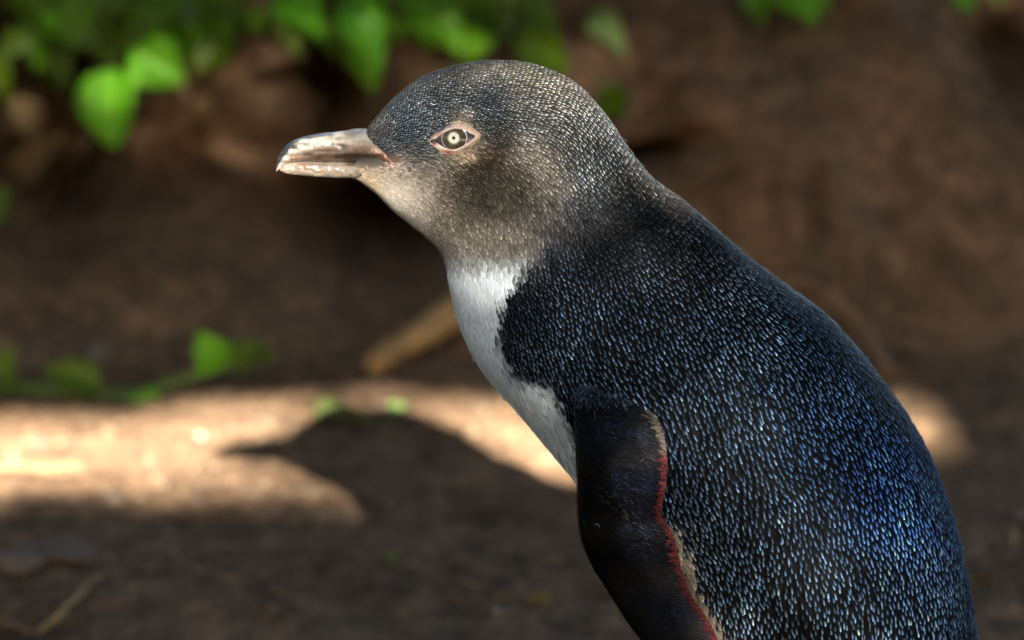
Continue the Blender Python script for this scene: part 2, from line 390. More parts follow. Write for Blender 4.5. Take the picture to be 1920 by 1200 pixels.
# plumage markings, back glints painted into the shaft colours: x, y, radius, edge colour, shaft colour, shaft share
def g(v): return (v, v, v)
CT = [
 (700, 240, 22, (.05, .045, .04), (.20, .18, .15)), (720, 280, 24, (.012, .014, .018), (.10, .11, .12)), (760, 230, 40, (.006, .009, .013), (.11, .15, .19)),
 (770, 170, 36, (.014, .014, .015), (.16, .18, .20)), (820, 190, 38, (.008, .010, .013), (.15, .20, .24)), (840, 150, 40, (.020, .018, .016), (.18, .18, .17)),
 (900, 180, 40, (.006, .008, .012), (.10, .13, .17)), (900, 130, 40, (.035, .030, .024), (.17, .16, .14)), (980, 140, 45, (.035, .030, .022), (.26, .24, .20)),
 (1050, 170, 45, (.03, .026, .02), (.30, .29, .26)), (940, 215, 34, (.006, .008, .010), (.09, .11, .13)), (990, 215, 40, (.018, .018, .016), (.22, .24, .25)),
 (1080, 240, 45, (.025, .024, .020), (.30, .33, .35)), (1130, 260, 40, (.022, .022, .022), (.28, .31, .34)), (1180, 310, 36, (.02, .018, .015), (.22, .23, .23)),
 (1110, 320, 40, (.008, .010, .012), (.16, .20, .24)), (1220, 345, 26, (.02, .017, .014), (.14, .13, .12)), (1275, 375, 24, (.03, .022, .016), (.07, .06, .05)),
 (800, 290, 26, (.02, .02, .02), (.09, .10, .11)), (760, 300, 16, (.05, .045, .04), (.15, .14, .13)), (790, 245, 22, (.006, .008, .010), (.07, .09, .11)),
 (868, 222, 14, (.13, .10, .07), (.26, .20, .14)), (898, 262, 12, (.12, .09, .06), (.24, .18, .12)), (880, 282, 13, (.15, .10, .05), (.26, .18, .10)),
 (840, 295, 14, (.10, .07, .04), (.22, .16, .10)), (868, 296, 12, (.16, .10, .05), (.28, .20, .12)), (850, 215, 14, (.03, .025, .02), (.11, .09, .07)),
 (910, 240, 18, (.010, .010, .010), (.05, .05, .05)), (920, 290, 26, (.022, .014, .007), (.05, .035, .02)), (945, 270, 20, (.02, .016, .012), (.09, .08, .06)),
 (985, 285, 34, (.08, .066, .050), (.30, .26, .20)), (1010, 320, 32, (.09, .074, .056), (.30, .26, .21)), (960, 330, 24, (.06, .045, .028), (.17, .13, .08)),  # cheek tones: plumage, with some light and brow shade painted in
 (1040, 350, 30, (.07, .06, .045), (.16, .15, .13)), (885, 350, 32, (.016, .012, .008), (.06, .05, .035)), (840, 340, 28, (.035, .028, .02), (.11, .09, .065)),
 (800, 325, 20, (.18, .14, .10), (.30, .26, .20)), (730, 325, 26, (.24, .20, .16), (.36, .31, .25)), (750, 352, 26, (.28, .24, .19), (.40, .36, .29)), (785, 375, 26, (.24, .20, .15), (.36, .32, .26)),
 (690, 345, 18, (.34, .25, .17), (.46, .36, .27)), (720, 375, 14, (.26, .23, .18), (.36, .32, .26)), (770, 412, 20, (.17, .15, .12), (.30, .27, .22)), (820, 400, 26, (.10, .08, .06), (.25, .21, .16)),
 (870, 400, 30, (.035, .027, .018), (.10, .08, .055)), (930, 390, 36, (.03, .024, .017), (.085, .07, .05)), (840, 450, 26, (.13, .11, .085), (.24, .21, .17)), (900, 445, 34, (.09, .075, .058), (.20, .17, .14)),
 (960, 450, 36, (.08, .067, .052), (.18, .16, .13)), (1000, 400, 34, (.05, .042, .033), (.12, .105, .085)), (990, 470, 18, (.14, .12, .10), (.26, .23, .20)), (1040, 430, 24, (.03, .028, .028), (.09, .09, .09)), (1015, 480, 14, (.05, .05, .06), (.12, .13, .16)),
 (1090, 400, 40, (.006, .008, .012), (.05, .06, .08)), (1160, 370, 36, (.006, .007, .009), (.07, .08, .09)), (1050, 480, 26, (.005, .008, .016), (.05, .07, .11)),
 (1180, 430, 55, (.0035, .004, .006), (.022, .024, .03)), (1130, 470, 45, (.0035, .004, .007), (.03, .036, .05)), (1000, 560, 45, (.005, .006, .010), (.045, .058, .085)), (960, 620, 30, (.006, .006, .010), (.07, .09, .12)),
 (1060, 560, 55, (.005, .006, .010), (.10, .15, .22)), (1080, 640, 50, (.006, .008, .014), (.24, .34, .46)), (1030, 660, 40, (.006, .008, .012), (.20, .28, .37)), (1010, 700, 26, (.008, .009, .014), (.10, .13, .2)),
 (1060, 740, 26, (.006, .006, .008), (.03, .04, .06)), (1050, 790, 26, (.008, .008, .012), (.04, .045, .06)), (1180, 560, 60, (.005, .006, .010), (.16, .22, .31)), (1300, 470, 60, (.004, .005, .008), (.13, .18, .23)),
 (1400, 560, 70, (.004, .005, .007), (.15, .19, .24)), (1500, 620, 60, (.004, .005, .008), (.14, .20, .28)), (1150, 680, 60, (.006, .008, .013), (.24, .33, .46)), (1300, 650, 80, (.005, .006, .011), (.19, .27, .38)), (1320, 780, 80, (.005, .006, .012), (.17, .25, .36)),
 (1450, 750, 90, (.004, .005, .009), (.17, .24, .36)), (1600, 720, 70, (.004, .006, .011), (.14, .23, .37)), (1550, 830, 60, (.005, .009, .022), (.15, .27, .52)), (1660, 870, 50, (.004, .009, .025), (.13, .24, .54)), (1650, 950, 60, (.006, .014, .045), (.16, .30, .70)), (1720, 980, 50, (.006, .015, .045), (.20, .34, .72)),
 (1500, 950, 80, (.006, .007, .011), (.18, .25, .38)), (1350, 950, 80, (.005, .006, .010), (.20, .27, .38)), (1270, 860, 40, (.003, .0035, .006), (.12, .17, .26)), (1450, 1100, 90, (.012, .011, .010), (.24, .29, .36)), (1600, 1100, 80, (.010, .011, .014), (.24, .31, .42)), (1750, 1120, 70, (.008, .011, .02), (.24, .34, .55)),
 (1300, 1020, 40, (.010, .009, .008), (.25, .29, .33)), (1262, 1000, 12, (.14, .12, .10), (.34, .30, .26)), (1278, 1050, 13, (.16, .13, .11), (.36, .31, .27)), (1298, 1100, 14, (.15, .12, .10), (.34, .30, .25)), (1330, 1150, 15, (.12, .10, .08), (.34, .30, .25)), (1365, 1195, 16, (.1, .08, .07), (.34, .30, .26)),
 (1485, 542, 12, (.12, .10, .09), (.25, .22, .2)), (1400, 1250, 90, (.012, .012, .012), (.24, .28, .34)), (1600, 1350, 150, (.012, .012, .012), (.24, .28, .34)),
]
CT += [(728, 306, 9, (.16, .045, .02), (.2, .08, .04)), (742, 300, 7, (.22, .06, .03), (.25, .1, .05))]
CA = np.array([list(c[:3]) + list(c[3]) + list(c[4]) for c in CT])
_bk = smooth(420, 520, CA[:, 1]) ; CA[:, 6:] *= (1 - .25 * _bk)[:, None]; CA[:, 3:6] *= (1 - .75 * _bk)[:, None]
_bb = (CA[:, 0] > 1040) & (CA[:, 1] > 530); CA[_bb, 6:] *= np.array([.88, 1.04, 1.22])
_cr = (CA[:, 0] > 960) & (CA[:, 0] < 1200) & (CA[:, 1] < 335); CA[_cr, 6:] *= 1.45  # hind crown brightened in the colour for the sun on it
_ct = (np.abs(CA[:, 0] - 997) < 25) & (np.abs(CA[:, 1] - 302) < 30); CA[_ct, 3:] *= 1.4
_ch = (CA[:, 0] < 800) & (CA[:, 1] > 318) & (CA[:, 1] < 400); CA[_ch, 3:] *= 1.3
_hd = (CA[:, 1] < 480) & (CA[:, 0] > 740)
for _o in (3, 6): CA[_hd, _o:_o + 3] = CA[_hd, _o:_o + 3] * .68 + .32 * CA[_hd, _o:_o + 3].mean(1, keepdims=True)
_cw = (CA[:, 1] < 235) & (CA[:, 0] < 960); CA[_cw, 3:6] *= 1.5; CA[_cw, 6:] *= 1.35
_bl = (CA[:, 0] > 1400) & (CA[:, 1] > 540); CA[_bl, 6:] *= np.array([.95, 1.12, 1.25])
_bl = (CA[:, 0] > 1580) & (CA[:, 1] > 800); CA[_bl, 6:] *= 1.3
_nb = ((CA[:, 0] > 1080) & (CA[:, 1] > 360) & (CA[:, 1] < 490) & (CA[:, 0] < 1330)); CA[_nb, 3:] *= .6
def plumage(px, py, jit=None):
    jx = px if jit is None else px + jit[:, 0]; jy = py if jit is None else py + jit[:, 1]
    W = np.zeros(px.shape); A = np.zeros(px.shape + (6,))
    for c in CA:
        d2 = (jx - c[0]) ** 2 + (jy - c[1]) ** 2
        w = np.exp(-d2 / (2 * (c[2] * .8) ** 2)) + 1e-7 / (1 + d2 / 1e4) ** 2
        W += w; A += w[..., None] * np.sqrt(c[3:9])
    A = (A / W[..., None]) ** 2
    wd = polyd(px + (0 if jit is None else .8 * jit[:, 0]), py + (0 if jit is None else .8 * jit[:, 1]), WHITE); k = (smooth(12, -9, wd) * smooth(458, 525, jy + .12 * (jx - 900) * 0))[..., None]
    neckfade = smooth(470, 530, jy)[..., None]
    white = np.array([.58, .64, .68, .76, .82, .86]) * (.35 + .65 * neckfade) 
    A = A * (1 - k) + white * k
    cr = smooth(15, 8, polyd(jx, jy, [(1247, 985), (1275, 1040), (1300, 1100), (1330, 1165), (1370, 1230), (1369, 1231), (1329, 1166), (1299, 1101), (1274, 1041)]))[..., None]
    A = A * (1 - cr) + np.array([.20, .17, .13, .42, .36, .29]) * cr
    return A, k[..., 0]

contour_fix()
root = empty('penguin', (0.09, 0.0, 0.0))
tag(root, 'little blue penguin in profile facing left, slate blue back and white breast', 'penguin')
ns, nth = 320, 150
S, TH = np.meshgrid(np.linspace(0, NS, ns), np.linspace(0, 2 * pi, nth, endpoint=False), indexing='ij')
BV = surf(S.ravel(), TH.ravel())
q, w = proj(np.stack([BV[:, 0], -np.abs(BV[:, 1]), BV[:, 2]], 1))
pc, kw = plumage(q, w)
caps = [np.arange(nth)[None, ::-1], (np.arange(nth) + (ns - 1) * nth)[None]]
# the skin lies a little inside the feather coat
body = mesh_obj('body', BV - .0007 * frame(S.ravel(), TH.ravel())[2], [grid_faces(ns, nth, True)] + caps, M['skin'], cols={'paint': pc[:, :3] * .5})
under(body, root)
# surface lookup on the camera-facing side
NV = BV.reshape(ns, nth, 3); _p, _T, _N = frame(S.ravel(), TH.ravel())
_near = (_N @ (-FW)) > 0.02
_bq, _bw = proj(BV)
def on_body(px, py):
    d = np.where(_near, (_bq - px) ** 2 + (_bw - py) ** 2, 1e12); k = np.argmin(d)
    ray = P(px, py, 0.0) - CAM; ray /= np.linalg.norm(ray)
    t = ((_p[k] - CAM) @ _N[k]) / (ray @ _N[k])
    pt = CAM + ray * t
    if d[k] > 150 or np.linalg.norm(pt - _p[k]) > .004: pt = _p[k]
    return pt, _N[k], math.sqrt(d[k])

# ---- feathers
def feathers(p, T, N, L, Wd, lift, edge, shaft, curl=.0, name='feather', camber=.25):
    """p base, T direction, N normal, L length, Wd half width -> arrays of one joined mesh"""
    n = len(p); B = np.cross(N, T)
    vs = np.array([0., .35, .7, .9, 1.0]); wv = np.array([.45, .95, .85, .5, .06])
    V = np.zeros((n, 5, 3, 3)); UV = np.zeros((n, 5, 3, 2))
    for i, (v, wq) in enumerate(zip(vs, wv)):
        h = lift * v * L - curl * L * v ** 2
        for j, u in enumerate((-1, 0, 1)):
            V[:, i, j] = p + T * (L * v)[:, None] + B * (Wd * wq * u)[:, None] + N * (h + (camber * Wd * wq if j == 1 else 0) )[:, None]
            UV[:, i, j] = (.5 + .5 * u * wq, v)
    base = (np.arange(n) * 15)[:, None]
    f = []
    for i in range(4):
        for j in range(2):
            a = i * 3 + j; f.append([a, a + 1, a + 4, a + 3])
    F = (base[:, :, None] + np.array(f)[None]).reshape(-1, 4)
    return V.reshape(-1, 3), F, UV.reshape(-1, 2), np.repeat(edge, 15, 0), np.repeat(shaft, 15, 0)

EYEC = [(814.5, 264), (822, 257), (833, 249.5), (845, 243.5), (857, 240.5), (871, 243), (883, 250), (891, 256), (880, 266.5), (866, 275), (854, 279), (840, 278), (826, 272)]
# rows of feathers from bill to tail
spx_s = np.array([0, 2, 4, 6, 8, 10, 12, 14, 18, 26.]); spx = np.array([3.6, 3.9, 4.4, 5.0, 5.8, 6.8, 8.2, 9.2, 10.2, 12.])
rows = []; s = 0.15
midline = lambda s: (catmull(BODY, np.array([s]))[0, :3] + catmull(BODY, np.array([s]))[0, 3:6]) / 2
while s < NS - .3:
    a = np.interp(s, spx_s, spx)
    rows.append((s, a))
    dl = np.linalg.norm(midline(s + .05) - midline(s - .05)) / .1 / .0002
    s += a * 1.12 / max(dl, 12)
FS = []; FT = []; FA = []
for i, (s, a) in enumerate(rows):
    c = catmull(BODY, np.array([s]))[0]; h = np.linalg.norm(c[:3] - c[3:6]) / 2; b = c[6]
    per = pi * (3 * (h + b) - math.sqrt((3 * h + b) * (h + 3 * b))) / .0002
    n = max(20, int(per / (a * 1.02)))
    # equal arc spacing
    th = np.linspace(0, 2 * pi, 400); arc = np.concatenate([[0], np.cumsum(np.hypot(h * np.diff(np.cos(th)), b * np.diff(np.sin(th))))])
    tt = np.interp(((np.arange(n) + .5 * (i % 2)) / n % 1) * arc[-1], arc, th)
    FS.append(np.full(n, s) + rng.normal(0, .05, n) * (a / 30)); FT.append(tt + rng.normal(0, .12, n) * 2 * pi / n); FA.append(np.full(n, a))
FS = np.clip(np.concatenate(FS), .05, NS - .05); FT = np.concatenate(FT); FA = np.concatenate(FA)
p, T, N = frame(FS, FT)
q, w = proj(np.stack([p[:, 0], -np.abs(p[:, 1]), p[:, 2]], 1))
keep = polyd(q, w, EYEC) > 4
# keep the gape and bill base bare
keep &= rng.normal(0, 2.2, len(q)) + polyd(q, w, [(640, 255), (684, 262), (700, 271), (735, 288), (750, 298), (738, 303), (708, 309), (680, 316), (655, 326)]) > 0
p, T, N, q, w, FA, FS = (a[keep] for a in (p, T, N, q, w, FA, FS))
n = len(p)
# flow: a slight swirl below the neck, lying down towards the tail
down = np.array([0, 0, -1.]); dn = n3(down - N * (N @ down)[:, None])
kb = smooth(9, 13, FS)[:, None] * .34 * (1 - smooth(19, 23, FS)[:, None] * .5)
T = n3(T * (1 - kb) + dn * kb)
B = np.cross(N, T)
ang = .16 * fbm(p * 60, 2, 31) + rng.normal(0, .09, n)
# cheeks and chin sweep back and down
ck = np.exp(-((q - 900) / 130) ** 2 - ((w - 400) / 80) ** 2)
T = n3(T * np.cos(ang)[:, None] + B * np.sin(ang)[:, None]); T = n3(T + dn * (.5 * ck)[:, None])
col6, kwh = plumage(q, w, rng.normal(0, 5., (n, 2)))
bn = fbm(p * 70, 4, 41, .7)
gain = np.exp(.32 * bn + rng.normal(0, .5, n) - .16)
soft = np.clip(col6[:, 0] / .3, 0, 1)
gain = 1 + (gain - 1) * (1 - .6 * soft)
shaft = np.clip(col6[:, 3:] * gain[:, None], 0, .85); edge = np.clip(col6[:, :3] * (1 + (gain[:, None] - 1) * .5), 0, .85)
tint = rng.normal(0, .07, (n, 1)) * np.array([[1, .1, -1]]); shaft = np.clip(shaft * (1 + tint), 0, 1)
L = FA * .0002 * rng.uniform(1.75, 2.4, n) * (1 + .35 * kwh); Wd = FA * .0002 * rng.uniform(.50, .66, n) * (1 - .25 * kwh)
lift = rng.uniform(.09, .21, n) * (1 - .45 * kwh)
# stray raised feathers
st = rng.random(n) < .022; lift[st] *= 2.6
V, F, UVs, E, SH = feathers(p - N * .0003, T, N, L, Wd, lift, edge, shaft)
coat = mesh_obj('plumage', V, F, M['feather'], cols={'edge': E, 'shaft': SH}, uv=UVs)
under(coat, root); coat['kind'] = 'stuff'

# ---- bill
def loft_bill(name, rows_, colour, nseg=48, mat='bill', flat_bottom=.5):
    """rows_: px, top y, bottom y, half width px"""
    R = np.array(rows_, float); t = np.linspace(0, len(R) - 1, 150); A = catmull(R, t)
    th = np.linspace(0, 2 * pi, nseg, endpoint=False)
    V = []
    for a in A:
        top = P(a[0], a[1]); bot = P(a[0] + a[4] if len(a) > 4 else a[0], a[2]); c = (top + bot) / 2; h = (top - bot) / 2
        ct, sn = np.cos(th), np.sin(th)
        V.append(c + h[None] * (np.sign(ct) * np.abs(ct) ** .9)[:, None] + np.stack([0 * sn, -np.sign(sn) * np.abs(sn) ** .8 * a[3] * .0002, 0 * sn], 1))
    V = np.array(V).reshape(-1, 3)
    q, w = proj(np.stack([V[:, 0], -np.abs(V[:, 1]), V[:, 2]], 1))
    V[:, 1] += np.sign(V[:, 1]) * relief(q, w)
    o = mesh_obj(name, V, [grid_faces(150, nseg, True), np.arange(nseg)[None, ::-1], (np.arange(nseg) + 149 * nseg)[None]], M[mat], cols={'paint': colour(q, w, V)})
    return under(o, root)
def relief(q, w):
    line = 279 + (648 - q) * .085     # groove running forward from the nostril
    gr = -.0007 * np.exp(-((w - line) / 2.0) ** 2) * smooth(560, 590, q) * smooth(700, 650, q)
    nos = -.0016 * np.exp(-((q - 641) / 8) ** 2 - ((w - 274) / 3.0) ** 2)
    pl = .0006 * smooth(-3, 3, 290 - w) + .00028 * fbm(np.stack([q / 9, w / 5, 0 * q], -1), 3, 5)
    return gr + nos + pl
def upper_col(q, w, V):
    pz = np.stack([q / 22, w / 6, 0 * q], -1); f = fbm(pz, 4, 50)
    base = np.array([.38, .24, .17]) * (1 + .6 * f)[:, None]
    white = np.array([.52, .47, .40]) * (1 + .6 * f)[:, None]
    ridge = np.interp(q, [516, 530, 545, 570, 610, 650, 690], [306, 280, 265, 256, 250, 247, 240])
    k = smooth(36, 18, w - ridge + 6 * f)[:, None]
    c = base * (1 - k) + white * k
    # dark slaty nail on the ridge near the tip
    nail = (smooth(575, 540, q + 10 * f) * smooth(20, 8, w - ridge - 3))[:, None]
    nail = np.maximum(nail, (smooth(640, 600, q) * smooth(5.5, 1.5, w - ridge))[:, None] * .9)
    c = c * (1 - nail) + np.array([.022, .024, .028]) * nail
    line = 279 + (648 - q) * .085
    gr = (np.exp(-((w - line) / 1.9) ** 2) * smooth(566, 590, q) * smooth(665, 640, q))[:, None] * .9
    c = c * (1 - gr) + np.array([.05, .035, .03]) * gr
    no = np.exp(-((q - 641) / 7) ** 2 - ((w - 274) / 2.6) ** 2)[:, None]
    c = c * (1 - no) + np.array([.10, .03, .04]) * no
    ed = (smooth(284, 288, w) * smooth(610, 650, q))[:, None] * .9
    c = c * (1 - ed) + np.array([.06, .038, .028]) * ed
    rs = (smooth(8, 2, w - ridge) * smooth(632, 650, q))[:, None] * .6
    c = c * (1 - rs) + np.array([.34, .16, .09]) * rs
    og = np.exp(-((q - 733) / 14) ** 2 - ((w - 293) / 6) ** 2)[:, None]
    c = c * (1 - og) + np.array([.45, .13, .04]) * og
    bands = vnoise(np.stack([q / 3.2, w / 14, 0 * q], -1), 9)[:, None] * .14
    return np.clip(c * (1 + bands * 1.5) * .40, .003, .8)
def lower_col(q, w, V):
    f = fbm(np.stack([q / 16, w / 5, 0 * q + 3], -1), 4, 60)
    c = np.array([.42, .34, .26])[None] * (1 + .3 * f)[:, None]
    pk = (np.exp(-((q - 575) / 26) ** 2 - ((w - 310) / 6) ** 2))[:, None] * .6
    c = c * (1 - pk) + np.array([.36, .17, .11]) * pk
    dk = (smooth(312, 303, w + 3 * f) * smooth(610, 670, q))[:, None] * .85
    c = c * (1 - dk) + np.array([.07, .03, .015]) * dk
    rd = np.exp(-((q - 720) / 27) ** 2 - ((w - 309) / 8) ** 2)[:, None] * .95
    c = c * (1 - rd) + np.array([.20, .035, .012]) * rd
    wh = (np.exp(-((w - 302.5 ) / 1.8) ** 2) * smooth(612, 600, q) * (vnoise(np.stack([q / 2.5, 0 * q, 0 * q], -1), 3) > -.2))[:, None] * .7  # broken row of glints painted along the cutting edge
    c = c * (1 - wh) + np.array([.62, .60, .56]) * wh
    return np.clip(c * .40, .003, .8)
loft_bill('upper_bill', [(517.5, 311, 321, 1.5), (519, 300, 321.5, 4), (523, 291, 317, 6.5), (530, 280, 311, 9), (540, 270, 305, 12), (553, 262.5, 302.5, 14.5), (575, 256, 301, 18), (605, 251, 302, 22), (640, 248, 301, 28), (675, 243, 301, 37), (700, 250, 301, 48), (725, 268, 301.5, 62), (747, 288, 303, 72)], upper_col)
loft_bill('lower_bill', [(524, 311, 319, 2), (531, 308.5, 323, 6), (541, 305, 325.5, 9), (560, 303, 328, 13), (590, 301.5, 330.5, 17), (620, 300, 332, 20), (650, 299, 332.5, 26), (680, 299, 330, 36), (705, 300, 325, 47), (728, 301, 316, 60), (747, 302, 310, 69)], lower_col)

# ---- eye
pe, Ne, _ = on_body(853.7, 257.5)
Xe = n3(np.array([1., 0, 0]) - Ne * Ne[0]); Ye = np.cross(Ne, Xe); Ye = Ye if Ye[2] > 0 else -Ye
eye = empty('eye', Vector(tuple(pe)) - root.location); eye.parent = root
def build_eye(mirror=1):
    nr, na = 100, 72
    rr = np.linspace(0, 46, nr); aa = np.linspace(0, 2 * pi, na, endpoint=False)
    R, A = np.meshgrid(rr, aa, indexing='ij')
    px_ = .0002
    Hh = 17 * np.sqrt(np.clip(1 - (R / 46.5) ** 2, 0, 1)) - 8.5 + 2.2 * np.sqrt(np.clip(1 - (R / 26) ** 2, 0, 1))
    V = (R * np.cos(A))[..., None] * Xe + (R * np.sin(A) * (1 - .40 * smooth(22, 46, R)))[..., None] * Ye + Hh[..., None] * Ne
    V = pe + V * px_
    r = R.ravel(); a = A.ravel()
    def mix(c, k, d): k = k[:, None]; return c * (1 - k) + np.array(d) * k
    c = np.tile(np.array([.030, .022, .028]), (len(r), 1))
    c = mix(c, smooth(25.5, 24.5, r), (.2, .2, .21))
    c = mix(c, smooth(23.6, 22.8, r), (.004, .004, .004))
    fib = .5 + .5 * vnoise(np.stack([np.cos(a) * 9, np.sin(a) * 9, r / 9], -1), 3)
    c = np.where((r < 22)[:, None], (np.array([.026, .020, .013])[None] * (.45 + 1.3 * fib[:, None])), c)
    c = mix(c, smooth(14, 12, r) * .8, (.10, .085, .05))
    c = mix(c, smooth(10.8, 9.8, r), (.29, .29, .255))
    c = mix(c, smooth(4.6, 3.4, r) * .45, (.16, .13, .08))
    c = mix(c, smooth(3.6, 2.8, r), (.002, .002, .002))
    o = mesh_obj('eyeball', V.reshape(-1, 3), grid_faces(nr, na, True), M['eye'], cols={'paint': c}); return o, V
ball, EV = build_eye(); ball.parent = eye; ball.location = -Vector(tuple(pe))
# eyelid: a fleshy almond rim from the ball to the feathers
E_ = np.array(EYEC); tt = np.linspace(0, len(E_), 121)[:-1]
Ec = catmull(np.concatenate([E_[-2:], E_, E_[:3]]), tt + 2)
cen = np.array([853.5, 259.5])
def eyepos(pxy, h):
    pt = P(pxy[0], pxy[1], 0.0); ray = pt - CAM; ray /= np.linalg.norm(ray)
    t = ((pe - CAM) @ Ne) / (ray @ Ne); b = CAM + ray * t
    r = np.linalg.norm(b - pe) / .0002
    return b + Ne * h * .0002, r
def ball_h(r): return 17 * math.sqrt(max(0, 1 - (r / 46.5) ** 2)) - 8.5 + 2.2 * math.sqrt(max(0, 1 - (r / 26) ** 2))
LV = []; LC = []
jj = fbm(np.stack([tt * 1.3, 0 * tt, 0 * tt], -1), 3, 70)
for i, c in enumerate(Ec):
    dvec = c - cen; dvec = dvec / np.linalg.norm(dvec)
    offs = [-.6, .4, 1.8, 3.4, 5.2, 7.6, 11.0]
    upw = 1.0 + .35 * max(0, -dvec[1])
    prof = [-1.5, 1.4, 3.0, 3.2, 2.4, 1.2, -1.2]
    for j, (o_, h_) in enumerate(zip(offs, prof)):
        pos = c + dvec * o_ * upw * (1 + .10 * jj[i])
        b, r = eyepos(pos, 0)
        sb, sN, dd = on_body(*pos)
        hs = (sb - b) @ Ne / .0002
        k = smooth(0, 9, o_)
        hh = ball_h(r) * (1 - k) + hs * k + h_ * (1 + .25 * jj[i] + .35 * jj[(i * 3 + j * 17) % 120] * (j > 1))
        LV.append(eyepos(pos, hh)[0])
        pink = np.array([.40, .27, .22]); pale = np.array([.42, .36, .32]); tan = np.array([.26, .19, .12]); red = np.array([.24, .045, .03])
        cc = pale if j < 3 else (pink if j < 5 else tan)
        k1 = math.exp(-((pos[0] - 842) / 11) ** 2 - ((pos[1] - 284) / 5) ** 2) * .9 + math.exp(-((pos[0] - 816) / 7) ** 2 - ((pos[1] - 268) / 6) ** 2) * .8 + math.exp(-((pos[0] - 822) / 6) ** 2 - ((pos[1] - 249) / 4) ** 2) * .7
        k1 = min(k1, .9); LC.append(cc * (1 - k1) * (1 + .6 * jj[(i * 7 + j * 13) % 120]) + red * k1)
LV = np.array(LV); LC = np.clip(np.array(LC) * .6, .01, .8)
lid = mesh_obj('eyelid', LV, grid_faces(120, 7)[:, :], M['lid'], cols={'paint': LC})
lid_f = [grid_faces(120, 7), np.array([[119 * 7 + j, 119 * 7 + j + 1, j + 1, j] for j in range(6)])]
me_old = lid.data; bpy.data.objects.remove(lid); bpy.data.meshes.remove(me_old)
lid = mesh_obj('eyelid', LV, lid_f, M['lid'], cols={'paint': LC}); lid.parent = eye; lid.location = -Vector(tuple(pe))
# the same eye on the far side of the head
eye2 = empty('eye', Vector((pe[0], -pe[1], pe[2])) - root.location); eye2.parent = root
for src in (ball, lid):
    c = src.copy(); col.objects.link(c); c.parent = eye2; c.scale = (1, -1, 1); c.location = (-pe[0], pe[1], -pe[2])

# ---- flippers
FL = np.array([ (1100,712, 1140,712), (1086,733, 1184,736), (1080,775, 1218,776), (1079,820, 1235,821), (1081,865, 1240,862), (1083,908, 1238,908), (1083,958, 1230,962), (1090,1008, 1252,1003), (1108,1054, 1267,1062),
 (1133,1096, 1288,1117), (1167,1150, 1318,1163), (1202,1200, 1343,1212), (1262,1290, 1390,1295), (1325,1385, 1414,1380), (1378,1440, 1410,1432)], float)
yf = []
for k, a in enumerate(FL):
    ys = [on_body(a[0] * (1 - t) + a[2] * t, min(a[1] * (1 - t) + a[3] * t, 1400))[0][1] for t in (.35, .6, .85, 1.0)]
    yf.append(min(ys))
yf = np.array(yf); off = np.interp(np.arange(len(FL)), [0, 1, 2, 4, 14], [.0095, .0048, -.0008, -.0065, -.011])
FY = yf + off; FTk = np.interp(np.arange(len(FL)), [0, 2, 5, 10, 14], [.006, .0072, .0062, .0045, .0015])
FR = np.concatenate([P(FL[:, 0], FL[:, 1], FY), P(FL[:, 2], FL[:, 3], FY + .0015), FTk[:, None]], 1)
nf = len(FL) - 1
def fsurf(s, th):
    A = catmull(FR, s); a, b, t = A[:, :3], A[:, 3:6], A[:, 6]
    c = (a + b) / 2; h = (b - a) / 2; ct, sn = np.cos(th), np.sin(th)
    p = c + h * (np.sign(ct) * np.abs(ct) ** .85)[:, None]
    p[:, 1] += -t * sn * (1 - .45 * smooth(-1, 1, ct)) + .0006 * fbm(p * 40, 2, 77) * np.sign(sn) * np.abs(sn)
    return p
def fframe(s, th):
    e = 1e-3; p = fsurf(s, th); ds = fsurf(s + e, th) - fsurf(s - e, th); dt = fsurf(s, th + e) - fsurf(s, th - e)
    N = n3(np.cross(dt, ds)); c = catmull(FR, s); cc = (c[:, :3] + c[:, 3:6]) / 2
    N *= np.sign(np.sum(N * (p - cc), 1))[:, None]; return p, n3(ds), N
fn, fm = 150, 72
S2, T2 = np.meshgrid(np.linspace(0, nf, fn), np.linspace(0, 2 * pi, fm, endpoint=False), indexing='ij')
FV = fsurf(S2.ravel(), T2.ravel())
# near flipper: skin mesh + fine coat
flip = mesh_obj('flipper', FV, [grid_faces(fn, fm, True), np.arange(fm)[None, ::-1], (np.arange(fm) + (fn - 1) * fm)[None]], M['skin'], cols={'paint': np.tile([.006, .006, .009], (len(FV), 1))})
under(flip, root)
nn = 30000
fs = rng.uniform(0.1, nf - .1, nn) ; ft = rng.uniform(0, 2 * pi, nn)
p, T, N = fframe(fs, ft)
A = catmull(FR, fs); across = n3(A[:, 3:6] - A[:, :3]); fl = np.sign(np.sin(ft))
D = n3(across * .8 + T * .5); D = n3(D - N * np.sum(D * N, 1)[:, None])
q, w = proj(p)
Bv = np.cross(N, D); ang = .35 * fbm(p * 70, 2, 81) + rng.normal(0, .13, nn); D = n3(D * np.cos(ang)[:, None] + Bv * np.sin(ang)[:, None])
def gs(x, y, rx, ry): return np.exp(-((q - x) / rx) ** 2 - ((w - y) / ry) ** 2)
blue = .9 * gs(1180, 905, 40, 30) + .5 * gs(1140, 800, 28, 25) + .5 * gs(1190, 810, 25, 16) + .7 * gs(1190, 1000, 30, 40) + .35 * gs(1250, 1150, 40, 40)  # blue gloss of the flipper, painted into the shaft colour
glint = 1.3 * gs(1135, 925, 16, 14) + 1.1 * gs(1165, 955, 22, 26) + .7 * gs(1195, 1010, 22, 22)  # clustered bright glints, painted into the shaft colour
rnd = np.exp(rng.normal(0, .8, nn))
shaft = (np.array([.003, .003, .004])[None] + np.array([.006, .006, .009])[None] * smooth(-60, 40, q - np.interp(w, [700, 950, 1200], [1190, 1190, 1290]))[:, None]) * rnd[:, None] + np.array([.03, .045, .105])[None] * (blue * rnd)[:, None] + np.array([.28, .28, .30])[None] * (glint * .8 * (rng.random(nn) < .13))[:, None]
